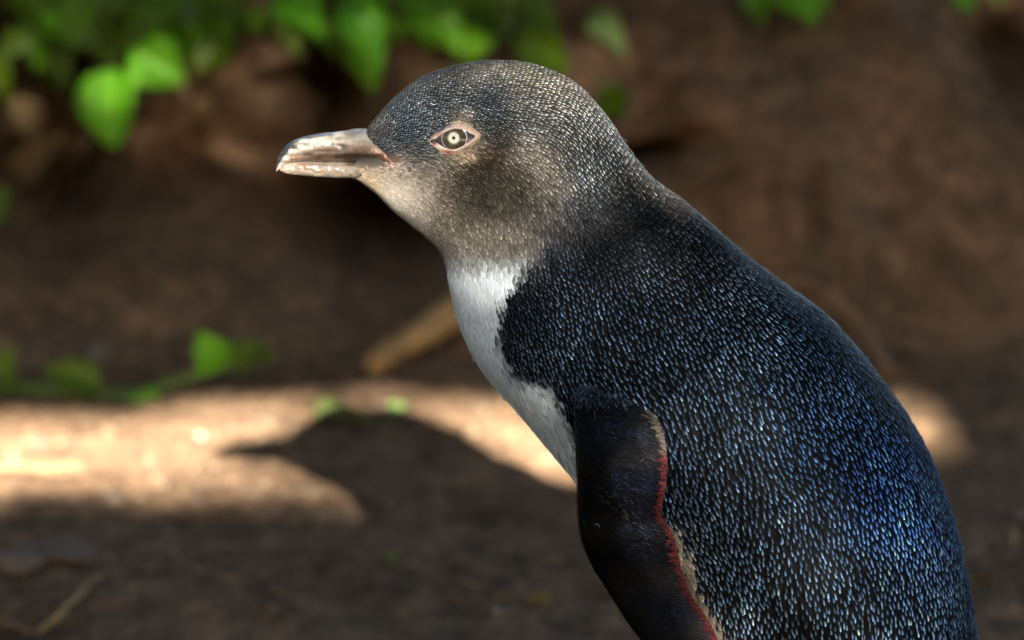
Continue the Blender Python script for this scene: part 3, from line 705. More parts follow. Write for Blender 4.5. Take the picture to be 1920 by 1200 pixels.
top = (smooth(810, 745, w) * smooth(1165, 1220, q))[:, None]; shaft += np.array([.07, .06, .05]) * top * rnd[:, None]
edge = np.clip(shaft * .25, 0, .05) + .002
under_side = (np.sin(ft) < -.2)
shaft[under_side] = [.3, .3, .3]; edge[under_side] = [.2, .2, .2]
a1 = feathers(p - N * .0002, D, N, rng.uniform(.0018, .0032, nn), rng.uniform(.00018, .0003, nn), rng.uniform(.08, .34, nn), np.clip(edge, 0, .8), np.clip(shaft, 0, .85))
# coverts: feathers of the shoulder that lie over the root of the flipper
nc = 1500; fs = rng.uniform(.1, 2.6, nc); ft = rng.uniform(.25, pi + .2, nc); p, T, N = fframe(fs, ft); q, w = proj(p)
kp = rng.random(nc) < smooth(775, 735, w); p, T, N, q, w = (a_[kp] for a_ in (p, T, N, q, w)); nc = len(p)
fd = smooth(720, 790, w)[:, None]; rr_ = np.exp(rng.normal(0, .6, nc))[:, None]
sc = (np.array([.09, .12, .17]) * (1 - fd) + np.array([.012, .012, .016]) * fd) * rr_
T = n3(T + rng.normal(0, .12, (nc, 3)))
a3 = feathers(p - T * .0012 + N * .0002, T, N, rng.uniform(.0030, .0046, nc), rng.uniform(.0006, .0009, nc), rng.uniform(.08, .2, nc), np.clip(sc * .12, .002, .1), sc)
a1 = (np.concatenate([a1[0], a3[0]]), np.concatenate([a1[1], a3[1] + len(a1[0])]), np.concatenate([a1[2], a3[2]]), np.concatenate([a1[3], a3[3]]), np.concatenate([a1[4], a3[4]]))
# fringe along the hind edge: grey above, wine red below
nr = 5200
fs = rng.uniform(.6, nf - .6, nr); ft = rng.normal(-.02, .18, nr)
p, T, N = fframe(fs, ft); A = catmull(FR, fs); across = n3(A[:, 3:6] - A[:, :3])
D = n3(across + T * rng.uniform(.05, .5, nr)[:, None] + rng.normal(0, .12, (nr, 3)))
q, w = proj(p); rd = smooth(835, 862, w + rng.normal(0, 5, nr))[:, None]
gcol = np.array([.10, .085, .07]) * smooth(730, 790, w)[:, None] + np.array([.10, .07, .055]) * smooth(790, 835, w)[:, None] + .012
fcol = gcol * (1 - rd) + np.array([.125, .026, .026]) * rd
fcol = fcol * np.exp(rng.normal(0, .4, nr))[:, None]
Nn = n3(np.array([0, -1., .2])[None] - D * (D @ np.array([0, -1., .2]))[:, None])
a2 = feathers(p - D * .0010 + N * .0002, D, Nn, rng.uniform(.0020, .0033, nr), rng.uniform(.00024, .00042, nr), rng.uniform(-.1, .25, nr), np.clip(fcol * .6, 0, .8), np.clip(fcol, 0, .8))
fr = mesh_obj('fringe', a2[0], a2[1], M['feather'], cols={'edge': a2[3], 'shaft': a2[4]}, uv=a2[2]); fr.parent = flip; fr['kind'] = 'stuff'
fr['label'] = 'wine red feather fringe along the hind edge'
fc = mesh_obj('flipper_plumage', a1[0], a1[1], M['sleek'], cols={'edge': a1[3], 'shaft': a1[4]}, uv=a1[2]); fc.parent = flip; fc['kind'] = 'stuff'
f2 = flip.copy(); col.objects.link(f2); f2.scale = (1, -1, 1); f2.parent = root
for ch in (fr, fc):
    c = ch.copy(); col.objects.link(c); c.parent = f2
# a few loose white down hairs stuck on the flipper
for (x, y, ln, an, cv) in [(1115, 790, 20, 1.4, .5), (1123, 990, 14, 1.2, 2.6), (1200, 866, 9, .5, .3)]:
    b, nb, _ = on_body(x, y); yy = np.interp(y, FL[:, 1], FY) - .0078
    t = np.linspace(0, 1, 9); a = an + cv * t
    pts = P(x + np.cumsum(np.cos(a)) * ln / 9, y - np.cumsum(np.sin(a)) * ln / 9, yy)
    V, F = tube(pts, .00012, 5); d_ = mesh_obj('down_hair', V, F, M['stone']); under(d_, root)

# ---- tail and feet (below the frame, standing on the ground)
nt_ = 26; ang = np.linspace(-.5, .5, nt_); tb = P(1700, 1600, 0)
Tl = n3(np.stack([.75 + 0 * ang, ang, -.55 + 0 * ang], 1)); Nl = n3(np.stack([.5 + 0 * ang, 0 * ang, .75 + 0 * ang], 1)); Nl = n3(Nl - Tl * np.sum(Nl * Tl, 1)[:, None])
a = feathers(np.tile(tb, (nt_, 1)) + np.stack([0 * ang, ang * .03, 0 * ang], 1), Tl, Nl, np.full(nt_, .032), np.full(nt_, .0028), np.full(nt_, .05), np.full((nt_, 3), .008), np.full((nt_, 3), .05))
under(mesh_obj('tail', a[0], a[1], M['feather'], cols={'edge': a[3], 'shaft': a[4]}, uv=a[2]), root)
for sy in (-1, 1):
    hx = .105; hy = sy * .030
    V, F = tube([(hx + .03, hy, .052), (hx + .025, hy, .03), (hx + .02, hy, .012)], [.013, .009, .008], 12)
    toes = []; claws = []
    ends = [(-.042, -.020), (-.050, 0.0), (-.042, .020)]
    webV = [(hx + .022, hy, .008)]
    for ex, ey in ends:
        pts = np.array([(hx + .02, hy, .010), (hx + .02 + ex * .5, hy + ey * .55, .009), (hx + .02 + ex * .95, hy + ey, .0035)])
        toes.append(tube(catmull(pts, np.linspace(0, 2, 8)), np.linspace(.0065, .0032, 8), 10))
        claws.append(tube(np.array([pts[-1], pts[-1] + [-.005, 0, .0005], pts[-1] + [-.009, 0, -.0025]]), [.0022, .0015, .0003], 8))
        webV.append((hx + .02 + ex * .85, hy + ey * .95, .004))
    w0 = np.array(webV); V2 = np.concatenate([w0, w0 - [0, 0, .0016]])
    WF = [np.array([[0, 1, 2], [0, 2, 3], [4, 6, 5], [4, 7, 6]]), np.array([[1, 5, 6, 2], [2, 6, 7, 3], [0, 4, 5, 1], [3, 7, 4, 0]])]
    V, F = join([(V, F)] + toes + [(V2, WF)])
    ft_ = mesh_obj('foot', V, F, M['web']); under(ft_, root)
    for cV, cF in claws:
        c = mesh_obj('claw', cV, cF, M['claw']); c.parent = ft_

# ------------------------------------------------------------------ plants
def leaf_mesh(name, wid=.34, pt=1.5, fold=.18, droop=.22, mat=None, wav=.04):
    nv, nu = 12, 7; v = np.linspace(0, 1, nv); V = []; UV = []
    for i, a in enumerate(v):
        hw = wid * (np.sin(pi * a ** .72) ** .8) * (1 - .25 * a) if 0 < a < 1 else .012
        for u in np.linspace(-1, 1, nu):
            V.append((hw * u, a, fold * abs(u) * hw * 1.6 - droop * a * a + wav * sin(9 * a + 2 * u) * abs(u))); UV.append((.5 + .5 * u, a))
    V = np.array(V); d = np.array([0, 0, -.012]); n = len(V)
    F = grid_faces(nv, nu); F2 = (F + n)[:, ::-1]
    rim = []
    idx = [j for j in range(nu)] + [i * nu + nu - 1 for i in range(1, nv)] + [(nv - 1) * nu + j for j in range(nu - 2, -1, -1)] + [i * nu for i in range(nv - 2, 0, -1)]
    for a_, b_ in zip(idx, idx[1:] + idx[:1]): rim.append([b_, a_, a_ + n, b_ + n])
    o = mesh_obj(name, np.concatenate([V, V + d]), [F, F2, np.array(rim)], mat, uv=np.array(UV + UV))
    me = o.data; bpy.data.objects.remove(o); return me
LM = {}
for k, m_, wd, dr, fo in (('a', 'leaf', .36, .25, .5), ('b', 'leaf', .44, .12, .35), ('c', 'leafy', .34, .2, .5), ('d', 'dead', .28, .35, 1.1), ('r', 'leaf', .52, .1, .3), ('n', 'leaf', .2, .4, .5)):
    LM[k] = leaf_mesh('leaf_' + k, wd, 1.5, fo, dr, M[m_])
from mathutils import Matrix
def put_leaf(root_, kind, base, tip_px, size=None, roll=0., facing=None, name='leaf', y=None):
    """base: world point; tip_px: (px,py,y) of the tip"""
    tip = P(*tip_px); d = Vector(tuple(tip - base)); ln = d.length; d.normalize()
    f = Vector(facing or (random.uniform(-.35, .35), -.75 + random.uniform(-.3, .3), .75 + random.uniform(-.3, .3))).normalized()
    x = d.cross(f).normalized(); z = x.cross(d).normalized()
    Mx = Matrix(((x.x, d.x, z.x), (x.y, d.y, z.y), (x.z, d.z, z.z))).to_4x4()
    o = bpy.data.objects.new(name, LM[kind]); col.objects.link(o); o.parent = root_
    o.matrix_local = Matrix.Translation(Vector(tuple(base)) - root_.location) @ Mx @ Matrix.Rotation(roll, 4, 'Y') @ Matrix.Scale(ln, 4)
    return o
def plant(name, label, cat, root_px, root_y, leaves, group=None, stem_r=.0016):
    rp = P(root_px[0], root_px[1], root_y); rp[2] = min(rp[2], .3)
    r_ = empty(name, tuple(rp)); tag(r_, label, cat, group)
    tubes = []
    for (bx, by, bt, tx_, ty_, kind) in leaves:
        b = P(bx, by, bt)
        put_leaf(r_, kind, b, (tx_, ty_, bt + random.uniform(-.02, .01)))
        m1 = rp * .5 + b * .5 + np.array([random.uniform(-.006, .006), -.008, .018])
        m0 = rp * .8 + b * .2 + np.array([0, 0, .012])
        V, F = tube(catmull(np.array([rp, m0, m1, b]), np.linspace(0, 3, 9)), np.linspace(stem_r, stem_r * .5, 9), 6); tubes.append((V, F))
    V, F = join(tubes); s_ = mesh_obj('stem', V, F, M['stem']); under(s_, r_)
    return r_
def rl(x0, x1, y0, y1, n, ln=(60, 110), yd=(.80, .93), kinds='aaabbbnnrc', seed=1):
    R = random.Random(seed); out = []
    for _ in range(n):
        x = R.uniform(x0, x1); y = R.uniform(y0, y1); a = R.uniform(.2, 2.9); l_ = R.uniform(*ln)
        out.append((x, y, R.uniform(*yd), x + l_ * cos(a), y + l_ * sin(a) * .9, R.choice(kinds)))
    return out
plant('leafy_plant', 'broad-leaved green plant at top left with one large pointed leaf hanging down the bank', 'plant', (240, -60), .95,
      [(212, 130, .80, 205, 282, 'b'), (250, 95, .80, 345, 155, 'r'), (165, -10, .80, 130, 85, 'b'), (85, 90, .82, 130, 165, 'a'), (400, -5, .82, 330, 120, 'b'), (340, 25, .82, 225, 75, 'a'), (55, -25, .84, 110, 60, 'b'),
       (225, 20, .83, 190, 110, 'a'), (0, 95, .82, 8, 200, 'n'), (430, 30, .83, 400, 130, 'a'), (120, 95, .83, 60, 165, 'n')] + rl(30, 450, -60, 90, 105, (32, 75), seed=4) + rl(60, 200, -20, 90, 5, (50, 80), seed=14))
plant('leafy_plant', 'green leafy plant along the top of the bank behind the penguin crown', 'plant', (800, -80), .96,
      [(640, 20, .80, 720, 130, 'b'), (700, 60, .81, 690, 170, 'a'), (780, 20, .80, 870, 90, 'r'), (860, -20, .81, 960, 30, 'b'), (960, -10, .80, 1045, 35, 'b'), (960, 70, .81, 1080, 130, 'a'), (900, 60, .83, 850, 130, 'b'),
       (520, 0, .81, 610, 60, 'b'), (560, -20, .82, 520, 60, 'a'), (760, 80, .84, 800, 160, 'a'), (700, -10, .82, 640, 70, 'a')] + rl(480, 1060, -70, 70, 125, (32, 72), seed=8) + rl(640, 960, 20, 90, 12, (40, 80), seed=18))
plant('leafy_plant', 'small tuft of green leaves at the top edge above the bare bank', 'plant', (1460, -70), .96,
      [(1390, -10, .83, 1440, 42, 'b'), (1480, -15, .83, 1535, 40, 'b'), (1440, -20, .84, 1490, 35, 'a'), (1320, -20, .85, 1300, 14, 'a')] + rl(1380, 1560, -60, -10, 14, (35, 60), seed=5))
plant('leafy_plant', 'few green leaf tips at the top edge towards the right corner', 'plant', (1820, -70), .97,
      [(1790, -20, .84, 1830, 16, 'b'), (1850, -25, .84, 1880, 8, 'a'), (1650, -25, .86, 1700, 6, 'a')])
plant('seedling', 'lone small green seedling on the bank right of the penguin nape', 'seedling', (1150, 235), .83, [(1140, 215, .80, 1138, 160, 'r'), (1142, 215, .80, 1170, 185, 'b')], stem_r=.001)
plant('seedling', 'yellowing limp leaf pair hanging on the bank right of the green plant', 'seedling', (1110, 20), .90, [(1105, 30, .83, 1175, 95, 'c'), (1110, 40, .83, 1150, 60, 'd')], stem_r=.001)
plant('seedling', 'thin green sprout at the left edge halfway up the dark bank', 'seedling', (-14, 430), .79, [(-15, 400, .77, 12, 350, 'b'), (-12, 415, .77, 16, 400, 'n')], stem_r=.001)
for i, (x, y, x2, y2, lb) in enumerate([(30, 190, 90, 290, 'brown withered leaf hanging at left below the green plant'), (470, 130, 560, 95, 'grey brown curled leaf under the stems between the two big plants'), (365, 190, 395, 235, 'small dry leaf caught on the bank right of the hanging green leaf'), (60, 320, 110, 250, 'curled dry leaf low on the bank near the left edge')]):
    b = on_ground(x, y); b = b - FW * .02; r_ = empty('dry_leaf', tuple(b)); tag(r_, lb, 'leaf', None)
    bpy.data.objects.remove(r_)
    dd = Vector(tuple(P(x2, y2, b[1] - .005) - b)); ln = dd.length; dd.normalize(); f = Vector((.2, -.8, .6)); xx = dd.cross(f).normalized(); zz = xx.cross(dd)
    o = bpy.data.objects.new('dry_leaf', LM['d']); col.objects.link(o)
    o.matrix_local = Matrix.Translation(Vector(tuple(b))) @ Matrix(((xx.x, dd.x, zz.x), (xx.y, dd.y, zz.y), (xx.z, dd.z, zz.z))).to_4x4() @ Matrix.Scale(ln, 4); tag(o, lb, 'leaf')

# creeping sprig with round leaves, lying along the foot of the bank
yy = .652
sp_pts = [(-30, 765), (80, 745), (200, 742), (270, 735), (340, 712), (410, 690), (450, 682), (500, 676)]
rp = P(-30, 765, yy); rp[2] = ground_z(rp[0], yy)
vine = empty('creeping_vine', tuple(rp)); tag(vine, 'creeping green vine with small round leaves lying along the foot of the bank', 'vine')
pts = np.array([P(a, b, yy - .006) for a, b in sp_pts])
pts[:, 2] = np.maximum(pts[:, 2], [ground_z(a[0], a[1]) + .002 for a in pts])
V, F = tube(catmull(pts, np.linspace(0, len(pts) - 1, 50)), np.linspace(.0028, .0014, 50), 8); under(mesh_obj('stem', V, F, M['stem']), vine)
tb = []
for (bx, by, tx_, ty_, kd) in [(405, 695, 375, 622, 'r'), (440, 688, 490, 640, 'r'), (255, 738, 300, 778, 'r'), (185, 735, 85, 680, 'a'), (0, 715, 22, 650, 'r'), (-20, 745, 15, 725, 'b'), (480, 678, 520, 668, 'b'), (400, 695, 425, 655, 'b'), (250, 745, 240, 775, 'b')]:
    b = P(bx, by, yy - .008); put_leaf(vine, kd, b, (tx_, ty_, yy - .012), facing=(random.uniform(-.2, .2), -.7, .9))

# ------------------------------------------------------------------ small things on the ground
# litter: countless bits of straw and leaf crumbs, one object
n_ = 1500; k = rng.choice(len(_tp), n_); c0 = _tp[k] + [0, 0, .0012]; Vl = []; Fl = []; o_ = 0
for i in range(n_):
    a = rng.uniform(0, pi); ln = rng.uniform(.002, .009); wd = rng.uniform(.0003, .0018); t_ = np.array([cos(a), sin(a) * .7, rng.uniform(-.3, .6)]) * ln; b_ = np.array([-sin(a), cos(a), rng.uniform(-.4, .4)]) * wd
    h_ = np.array([0, 0, .0006]); c_ = c0[i]
    Vl.append(np.array([c_ - t_ - b_, c_ + t_ * .8 - b_ * .6, c_ + t_ + b_ * .5, c_ - t_ * .7 + b_, c_ + h_ + t_ * .1])); Fl.append(np.array([[0, 1, 4], [1, 2, 4], [2, 3, 4], [3, 0, 4]]) + 5 * i)
tag(mesh_obj('litter', np.concatenate(Vl), np.concatenate(Fl), M['dead']), 'bits of straw and crumbled dry leaf scattered over the soil', 'litter', kind='stuff')
def twig(label, pix, r0, r1, name='twig', mat='twig', lift=.002, cat='twig', y=None, br=None):
    pts = []
    for a, b in pix:
        g_ = on_ground(a, b); g_ = P(a, b, g_[1] - .004) if y is None else P(a, b, y); pts.append(g_ + [0, 0, lift])
    pts = catmull(np.array(pts), np.linspace(0, len(pts) - 1, 30)); pts += .0008 * np.stack([fbm(pts * 90, 2, k) for k in (1, 2, 3)], 1)
    r_ = np.linspace(r0, r1, 30) * (1 + .22 * fbm(pts * 140, 3, 5)); parts = [tube(pts, r_, 9)]
    if br is not None: parts += [tube(np.array([on_ground(a, b) + [0, 0, lift] for a, b in br]), [r1, r1 * .8, r1 * .4][:len(br)], 7)]
    V, F = join(parts); o = mesh_obj(name, V, F, M[mat]); return tag(o, label, cat)
twig('thin brown forked twig lying in the bottom left corner', [(-30, 1160), (30, 1182), (80, 1198), (140, 1215)], .0017, .0011)
twig('pale thin twig slanting up out of the bottom left corner', [(75, 1190), (115, 1155), (150, 1120), (190, 1085)], .0015, .0008)
twig('straw coloured twig lying flat at the left edge in the sunlight', [(-30, 880), (40, 884), (100, 883), (150, 886)], .0015, .0009, mat='stick')
twig('thick reddish brown stick leaning on the bank just behind the penguin breast', [(704, 704), (745, 672), (800, 640), (860, 598), (900, 570)], .0055, .0098, 'stick', 'stick', lift=.006, cat='stick')
twig('long pale dead root along the bank behind the penguin back', [(1470, 540), (1520, 548), (1590, 595), (1640, 660), (1668, 712)], .0022, .0028, 'root', lift=.004, cat='root')
twig('short grey twig on the dark soil below the sunlit strip at left', [(205, 1075), (225, 1100), (252, 1118)], .0009, .0006)
twig('short reddish straw bit on the soil at bottom centre', [(865, 1095), (880, 1102), (905, 1118)], .0010, .0006)
twig('short pale straw bit on the dark soil right of the penguin', [(1820, 1045), (1840, 1030), (1850, 1022)], .0010, .0007)
twig('upright pale straw bit near the right edge', [(1900, 1028), (1903, 1010), (1901, 1000)], .0010, .0007)
twig('faint brown rootlet crossing the soil in the lower left', [(300, 1020), (345, 1060), (400, 1085), (470, 1100)], .0007, .0004)
twig('broken pale stick at the bottom edge left of the flipper', [(1110, 1205), (1150, 1198), (1185, 1192)], .0020, .0014)
# bits with individual shapes
def stone(label, px_, py_, r_, seed, mat='stone', name='pebble', sq=(1, 1, .6), cat='pebble'):
    g_ = on_ground(px_, py_); V = lump(I3, g_ + [0, 0, r_ * .3], r_, seed, sq); return tag(mesh_obj(name, V, I3[1], M[mat]), label, cat)
stone('small pale pebble in the sunlight by the left edge above the twig', 82, 818, .0032, 3)
stone('tiny bright pebble in the middle of the sunlit strip at left', 217, 912, .0026, 5)
stone('grey pebble on the dark bank above the creeping vine', 182, 652, .0052, 6)
stone('small round grey pebble at the lower edge of the sunlit strip', 316, 972, .0022, 9)
stone('small pale pebble in the sun just above the shadow of the bill', 375, 805, .0022, 12)
stone('tiny grey pebble below the shadow of the bill', 364, 926, .0018, 13)
stone('grey brown pebble on the soil at the far right beside the back', 1690, 988, .0030, 14)
stone('pale pebble on the soil at the right edge', 1912, 950, .0026, 15)
stone('small grey pebble low in the centre of the dark soil', 925, 1140, .0022, 16)
stone('tan pebble on the dark soil right of the sunlit patch', 1822, 870, .0024, 17)
stone('small reddish pebble at the bottom left of centre', 585, 1125, .0022, 18)
stone('small orange brown clod at the foot of the bank behind the sunlit strip', 715, 745, .0040, 19, 'clod')
def slab(label, px_, py_, lx, ly, rot, seed):
    g_ = on_ground(px_, py_); V, F = I3; W = V * [lx, ly, .004] * (1 + .55 * fbm(V * 1.6 + seed, 3, 9)[:, None])
    W[:, 2] = np.clip(W[:, 2], -.003, .003) + .0006 * fbm(V * 5 + seed, 2, 1)
    R = np.array([[cos(rot), -sin(rot), 0], [sin(rot), cos(rot), 0], [0, 0, 1]]); return tag(mesh_obj('bark_flake', W @ R.T + g_ + [0, 0, .002], F, M['flake']), label, 'bark')
slab('flat grey flake of bark on the soil at lower left', 118, 1010, .013, .014, .6, 2)
slab('second smaller grey bark flake nearer the left edge', 40, 1052, .010, .011, .5, 3)
# fallen leaves in the sunlight
def fallen(label, kind, px_, py_, ln, ang):
    g_ = on_ground(px_, py_) + [0, 0, .003]; o = bpy.data.objects.new('fallen_leaf', LM[kind]); col.objects.link(o)
    o.location = g_; o.rotation_euler = (.28, .1, ang); o.scale = (ln,) * 3; return tag(o, label, 'leaf')
fallen('yellow green fallen leaf in the sun above the shadow of the penguin head', 'c', 588, 786, .026, -1.2)
fallen('pale small fallen leaf touching the top of the head shadow', 'c', 738, 772, .014, -.6)
fallen('small yellow green fallen leaf bordering the head shadow', 'c', 650, 784, .016, -1.9)
fallen('tiny pale leaf fragment on the dark soil in the lower middle', 'c', 718, 1040, .012, -2.3)
fallen('small brown leaf fragment on the soil at bottom right of centre', 'd', 1045, 1125, .014, 1.)
fallen('small dry leaf lying at the right below the sunlit patch', 'd', 1860, 1095, .016, .4)

# ------------------------------------------------------------------ unseen foliage added behind the camera: shades the place, leaves one slot for the sun
ZS = -SUN_DIR[2] / SUN_DIR[1]; XS = -SUN_DIR[0] / SUN_DIR[1]
def leaf_cloud(x, wz, depth, size):
    """x, wz: where the sun ray through the leaf meets the plane y=0"""
    n = len(x); c = np.stack([x + depth * XS * 1.0, -depth, wz + depth * ZS], 1)
    a = n3(rng.normal(0, 1, (n, 3))); b = n3(np.cross(a, rng.normal(0, 1, (n, 3))))
    V = np.stack([c - a * size[:, None], c - b * size[:, None] * .5, c + a * size[:, None], c + b * size[:, None] * .5], 1)
    return V, c
TARGET_HEAD = [(700, 200), (800, 125), (940, 105), (1060, 130), (1160, 230), (1240, 345), (1100, 470), (830, 490), (740, 410), (520, 335), (505, 290), (560, 250)]  # bird outlines: the added leaves are thinned here to set its sunlight
TARGET_BREAST = [(850, 490), (985, 490), (960, 520), (930, 600), (950, 700), (1035, 735), (1085, 850), (1080, 890), (912, 700), (862, 590)]
TARGET_BODY = [(835, 470), (1100, 400), (1250, 360), (1480, 550), (1640, 700), (1780, 950), (1830, 1250), (1500, 1500), (1250, 1250), (1080, 905), (905, 700), (850, 590)]
def density(x, wz):
    """wanted optical depth"""
    pt = np.stack([x, 0 * x, wz], 1); q, w = proj(pt)
    tau = np.full(x.shape, 9.0)
    lo = np.interp(x, [-.6, .02, .16, .30], [.262, .262, .288, .29]) + .004 * vnoise(np.stack([x * 30, 0 * x, 0 * x], -1), 5)
    hi = np.interp(x, [-.6, -.2, -.05, .3], [.304, .316, .335, .340]) + .004 * vnoise(np.stack([x * 22, 0 * x, 0 * x], -1), 6)
    slot = (wz > lo) & (wz < hi) & (x < .275)
    tau = np.where((wz > lo - .010) & (wz <= lo) & (x < .18), 1.7, tau)
    tau = np.where((wz > lo - .018) & (wz <= lo - .010) & (x < .18), 3.2, tau)
    tau = np.where(slot, np.where(x > .2, .6, .0), tau)
    hd = polyd(q, w, TARGET_HEAD); tau = np.where(hd < 0, TAU_HEAD, tau)
    bd = polyd(q, w, TARGET_BODY); tau = np.where((bd < -12) & (hd > 0), TAU_BODY, tau)
    tau = np.where((bd < -12) & (hd > 0) & (polyd(q, w, TARGET_BREAST) < 0), 1.55, tau)
    return tau, np.minimum(np.minimum(np.abs(wz - lo), np.abs(wz - hi)) + 10 * (x > .35), np.minimum(np.abs(hd), np.abs(bd)) * .0002)
TAU_HEAD, TAU_BODY = 1.6, 2.15
def fill(x0, x1, z0, z1, size, dist_min, dist_max, mult=1.0):
    area_leaf = size * size * 1.0 * .5          # rhombus area x mean projection
    area = (x1 - x0) * (z1 - z0); n = int(area * 9.0 * mult / area_leaf)
    x = rng.uniform(x0, x1, n); z = rng.uniform(z0, z1, n)
    tau, de = density(x, z); k = (tau > 8) & (de >= dist_min) & (de < dist_max)
    x, z = x[k], z[k]; dep = rng.uniform(2.35, 2.85, len(x))
    return leaf_cloud(x, z, dep, size * rng.uniform(.8, 1.2, len(x)))
clouds = [fill(-.5, .6, -.10, .46, .009, 0, .040), fill(-.5, .6, -.10, .46, .009, .040, 9, .0) ] 
xg = fill(-.5, .6, -.10, .46, .022, .040, 9, .8)
# body and head partial zones must be fine leaved everywhere
def partial():
    x0, x1, z0, z1 = -.52, .34, .0, .37
    sz = .0055; dens = 5.0 / (sz * sz * .5); n = int((x1 - x0) * (z1 - z0) * dens); i = np.arange(n)
    u = (.5 + i * .7548776662) % 1; v = (.5 + i * .5698402910) % 1      # evenly strewn, so the shade is even
    x = x0 + u * (x1 - x0); z = z0 + v * (z1 - z0); tau, de = density(x, z)
    k = (tau > .05) & (tau < 8) & (rng.random(n) < tau / 5.0); x, z = x[k], z[k]
    return leaf_cloud(x, z, rng.uniform(2.35, 2.85, len(x)), sz * rng.uniform(.8, 1.2, len(x)))
inner = partial()
# big leaves around
def outer(z0, z1, x0=-1.4, x1=1.4, size=.06, tau=7):
    n = int((x1 - x0) * (z1 - z0) * tau / (size * size * .5)); x = rng.uniform(x0, x1, n); z = rng.uniform(z0, z1, n)
    k = ~((x > -.46) & (x < .56) & (z > -.06) & (z < .42)); x, z = x[k], z[k]
    return leaf_cloud(x, z, rng.uniform(2.3, 2.95, len(x)), size * rng.uniform(.7, 1.2, len(x)))
big = outer(-1.05, .246); bigt = outer(.345, 1.02)
# stretch of the unseen crown thinned to let weak dappled sun onto the bank plants
def thin(Vc, x0, x1, z0, z1, tau):
    V_, c_ = Vc; wz_ = c_[:, 2] + c_[:, 1] * ZS; xx_ = c_[:, 0] + c_[:, 1] * XS
    k_ = ~((xx_ > x0 - .03) & (xx_ < x1 + .03) & (wz_ > z0 - .03) & (wz_ < z1 + .03)); V_, c_ = V_[k_], c_[k_]
    def rnd_(a0, a1, b0, b1, sz, t):
        n = int((a1 - a0) * (b1 - b0) * t / (sz * sz * .5)); return leaf_cloud(rng.uniform(a0, a1, n), rng.uniform(b0, b1, n), rng.uniform(2.35, 2.85, n), sz * rng.uniform(.8, 1.2, n))
    out = [(V_, c_), rnd_(x0, x1, z0, z1, .012, tau)]
    for r_ in ((x0 - .06, x0, z0 - .06, z1 + .06), (x1, x1 + .06, z0 - .06, z1 + .06), (x0, x1, z0 - .06, z0), (x0, x1, z1, z1 + .06)): out.append(rnd_(*r_, .016, 7))
    return np.concatenate([a[0] for a in out]), np.concatenate([a[1] for a in out])
bigt = thin(bigt, -.26, .14, .535, .66, 2.8)
# keep the sun slot open to the left of the frame as well
def cut(Vc):
    V, c = Vc; return Vc
def wing(z0, z1, xa, xb, size=.13, tau=3.2):
    n = int((xb - xa) * (z1 - z0) * tau / (size * size * .5)); x = rng.uniform(xa, xb, n); z = rng.uniform(z0, z1, n)
    return leaf_cloud(x, z, rng.uniform(2.3, 2.95, n), size * rng.uniform(.7, 1.2, n))
wings = [wing(-1.05, .23, -4.5, -1.3), wing(-1.05, .23, 1.3, 4.5), wing(.36, 1.25, -4.5, -1.3), wing(.23, 1.25, 1.3, 4.5), wing(1.0, 1.25, -1.4, 1.4)]
allc = [clouds[0], xg, inner, big, bigt] + wings
CV = np.concatenate([a[0] for a in allc]); CC = np.concatenate([a[1] for a in allc])
wz = CC[:, 2] + CC[:, 1] * ZS
lowm = wz < .30
xg_t = CV[:, :, 2].max(1)
ok = CV[:, :, 2].min(1) > .01
def quads(V): return V.reshape(-1, 3), np.arange(len(V) * 4).reshape(-1, 4)
shade_shrub = empty('shade_shrub', (0, -2.6, 0)); tag(shade_shrub, 'unseen small-leaved screen added behind the viewer to shade the foreground and shape the sun', 'shade_shrub')
V, F = quads(CV[lowm & ok]); o = mesh_obj('foliage', V, F, M['shade_leaf'], smooth_=False); under(o, shade_shrub); o['kind'] = 'stuff'
tb = []
for i in range(9):
    x0 = -1.0 + i * .25; tb.append(tube(catmull(np.array([(x0, -2.6, -.02), (x0 + .04, -2.62, .4), (x0 - .05, -2.58, .8), (x0 + random.uniform(-.1, .1), -2.6, 1.3)]), np.linspace(0, 3, 12)), np.linspace(.018, .005, 12), 8))
for V, F in tb: under(mesh_obj('stem', V, F, M['bark']), shade_shrub)
shade_tree = empty('shade_tree', (1.75, -2.7, 0)); tag(shade_tree, 'unseen boughs behind the viewer and overhead, added and shaped to shade the bank', 'shade_tree')
V, F = quads(CV[~lowm & ok]); o = mesh_obj('crown', V, F, M['shade_leaf'], smooth_=False); under(o, shade_tree); o['kind'] = 'stuff'
V, F = tube(catmull(np.array([(1.75, -2.7, -.05), (1.7, -2.68, .8), (1.62, -2.7, 1.6), (1.3, -2.7, 2.1)]), np.linspace(0, 3, 16)), np.linspace(.10, .05, 16), 14); under(mesh_obj('trunk', V, F, M['bark']), shade_tree)
for z_ in (1.72, 1.95, 2.15):
    V, F = tube(catmull(np.array([(1.6, -2.7, z_ - .2), (.8, -2.66, z_), (0, -2.7, z_ + .05), (-1.2, -2.65, z_ + .02)]), np.linspace(0, 3, 20)), np.linspace(.035, .006, 20), 8); under(mesh_obj('branch', V, F, M['bark']), shade_tree)

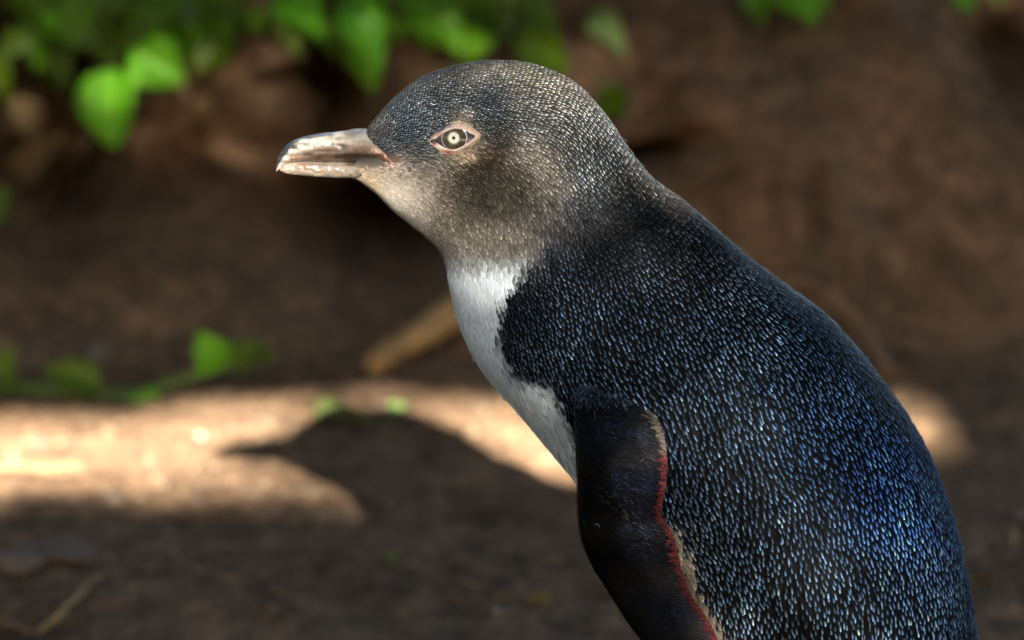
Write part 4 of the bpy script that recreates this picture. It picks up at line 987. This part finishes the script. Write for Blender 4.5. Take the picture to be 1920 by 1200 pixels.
# unseen high crown added to roof the place and dim the sky
n = 22500; x = rng.uniform(-4, 4, n); y = rng.uniform(-2.2, 4.5, n); z = rng.uniform(2.35, 3.3, n)
c = np.stack([x, y, z], 1); a = n3(rng.normal(0, 1, (n, 3)) * [1, 1, .4]); b = n3(np.cross(a, rng.normal(0, 1, (n, 3)) + [0, 0, 1.5])); sz = rng.uniform(.05, .085, n)[:, None]
V = np.stack([c - a * sz, c - b * sz * .55, c + a * sz, c + b * sz * .55], 1); V, F = quads(V)
o = mesh_obj('crown', V, F, M['shade_leaf'], smooth_=False); under(o, shade_tree); o['kind'] = 'stuff'
for x1, y1 in ((-2.4, 1.5), (0, 2.4), (1.6, 2.6), (-2.5, -.6), (2.6, .4)):
    V, F = tube(catmull(np.array([(1.3, -2.7, 2.05), (1.0 + .2 * x1, -1.9, 2.5), (.5 * x1 + .5, .4 * y1 - .6, 2.75), (x1, y1, 2.9)]), np.linspace(0, 3, 24)), np.linspace(.04, .008, 24), 8); under(mesh_obj('branch', V, F, M['bark']), shade_tree)
# unseen leaf sprays added above the frame at the left to darken the bank
shade_bush = empty('shade_bush', (-.35, 1.1, .23)); tag(shade_bush, 'unseen leafy mass added on top of the bank to darken its left side', 'shade_bush')
n = 3600; x = rng.uniform(-.9, .16, n); y = rng.uniform(.60, 1.35, n); z = .26 + (1.0 - y).clip(0, 1) * .12 + rng.uniform(0, .28, n)
c = np.stack([x, y, z], 1); a = n3(rng.normal(0, 1, (n, 3)) + [0, -.5, -.3]); b = n3(np.cross(a, rng.normal(0, 1, (n, 3)))); sz = rng.uniform(.016, .028, n)[:, None]
V = np.stack([c - a * sz, c - b * sz * .5, c + a * sz, c + b * sz * .5], 1); V, F = quads(V)
o = mesh_obj('foliage', V, F, M['shade_leaf'], smooth_=False); under(o, shade_bush); o['kind'] = 'stuff'
for i in range(8):
    x1 = -.8 + i * .12; V, F = tube(catmull(np.array([(-.35, 1.12, .2), (-.3 + .3 * x1, 1.08, .38), (.8 * x1, .95, .45), (x1, .76, .36)]), np.linspace(0, 3, 14)), np.linspace(.007, .002, 14), 7); under(mesh_obj('stem', V, F, M['bark']), shade_bush)

# unseen foliage added at both sides, outside the frame, to block side light
for sx, lb in ((-1, 'unseen tall foliage added on the left, beyond the frame, to block side light'), (1, 'unseen tall foliage added on the right, beyond the frame, to block side light')):
    sb = empty('shade_shrub', (sx * 3.3, .8, 0)); tag(sb, lb, 'shade_shrub')
    n = 2600; c = np.stack([sx * rng.uniform(2.9, 3.8, n), rng.uniform(-2.6, 4.6, n), rng.uniform(.05, 2.7, n)], 1)
    a = n3(rng.normal(0, 1, (n, 3))); b = n3(np.cross(a, rng.normal(0, 1, (n, 3)))); sz = rng.uniform(.09, .14, n)[:, None]
    V = np.stack([c - a * sz, c - b * sz * .5, c + a * sz, c + b * sz * .5], 1); V = V[V[:, :, 2].min(1) > .32]; V, F = quads(V)
    o = mesh_obj('foliage', V, F, M['shade_leaf'], smooth_=False); under(o, sb); o['kind'] = 'stuff'
    for i in range(7):
        y_ = -2.2 + i; V, F = tube(catmull(np.array([(sx * 3.3, y_, -.05), (sx * 3.35, y_ + .1, .8), (sx * 3.2, y_ - .1, 1.6), (sx * 3.35, y_, 2.5)]), np.linspace(0, 3, 12)), np.linspace(.03, .006, 12), 7); under(mesh_obj('stem', V, F, M['bark']), sb)
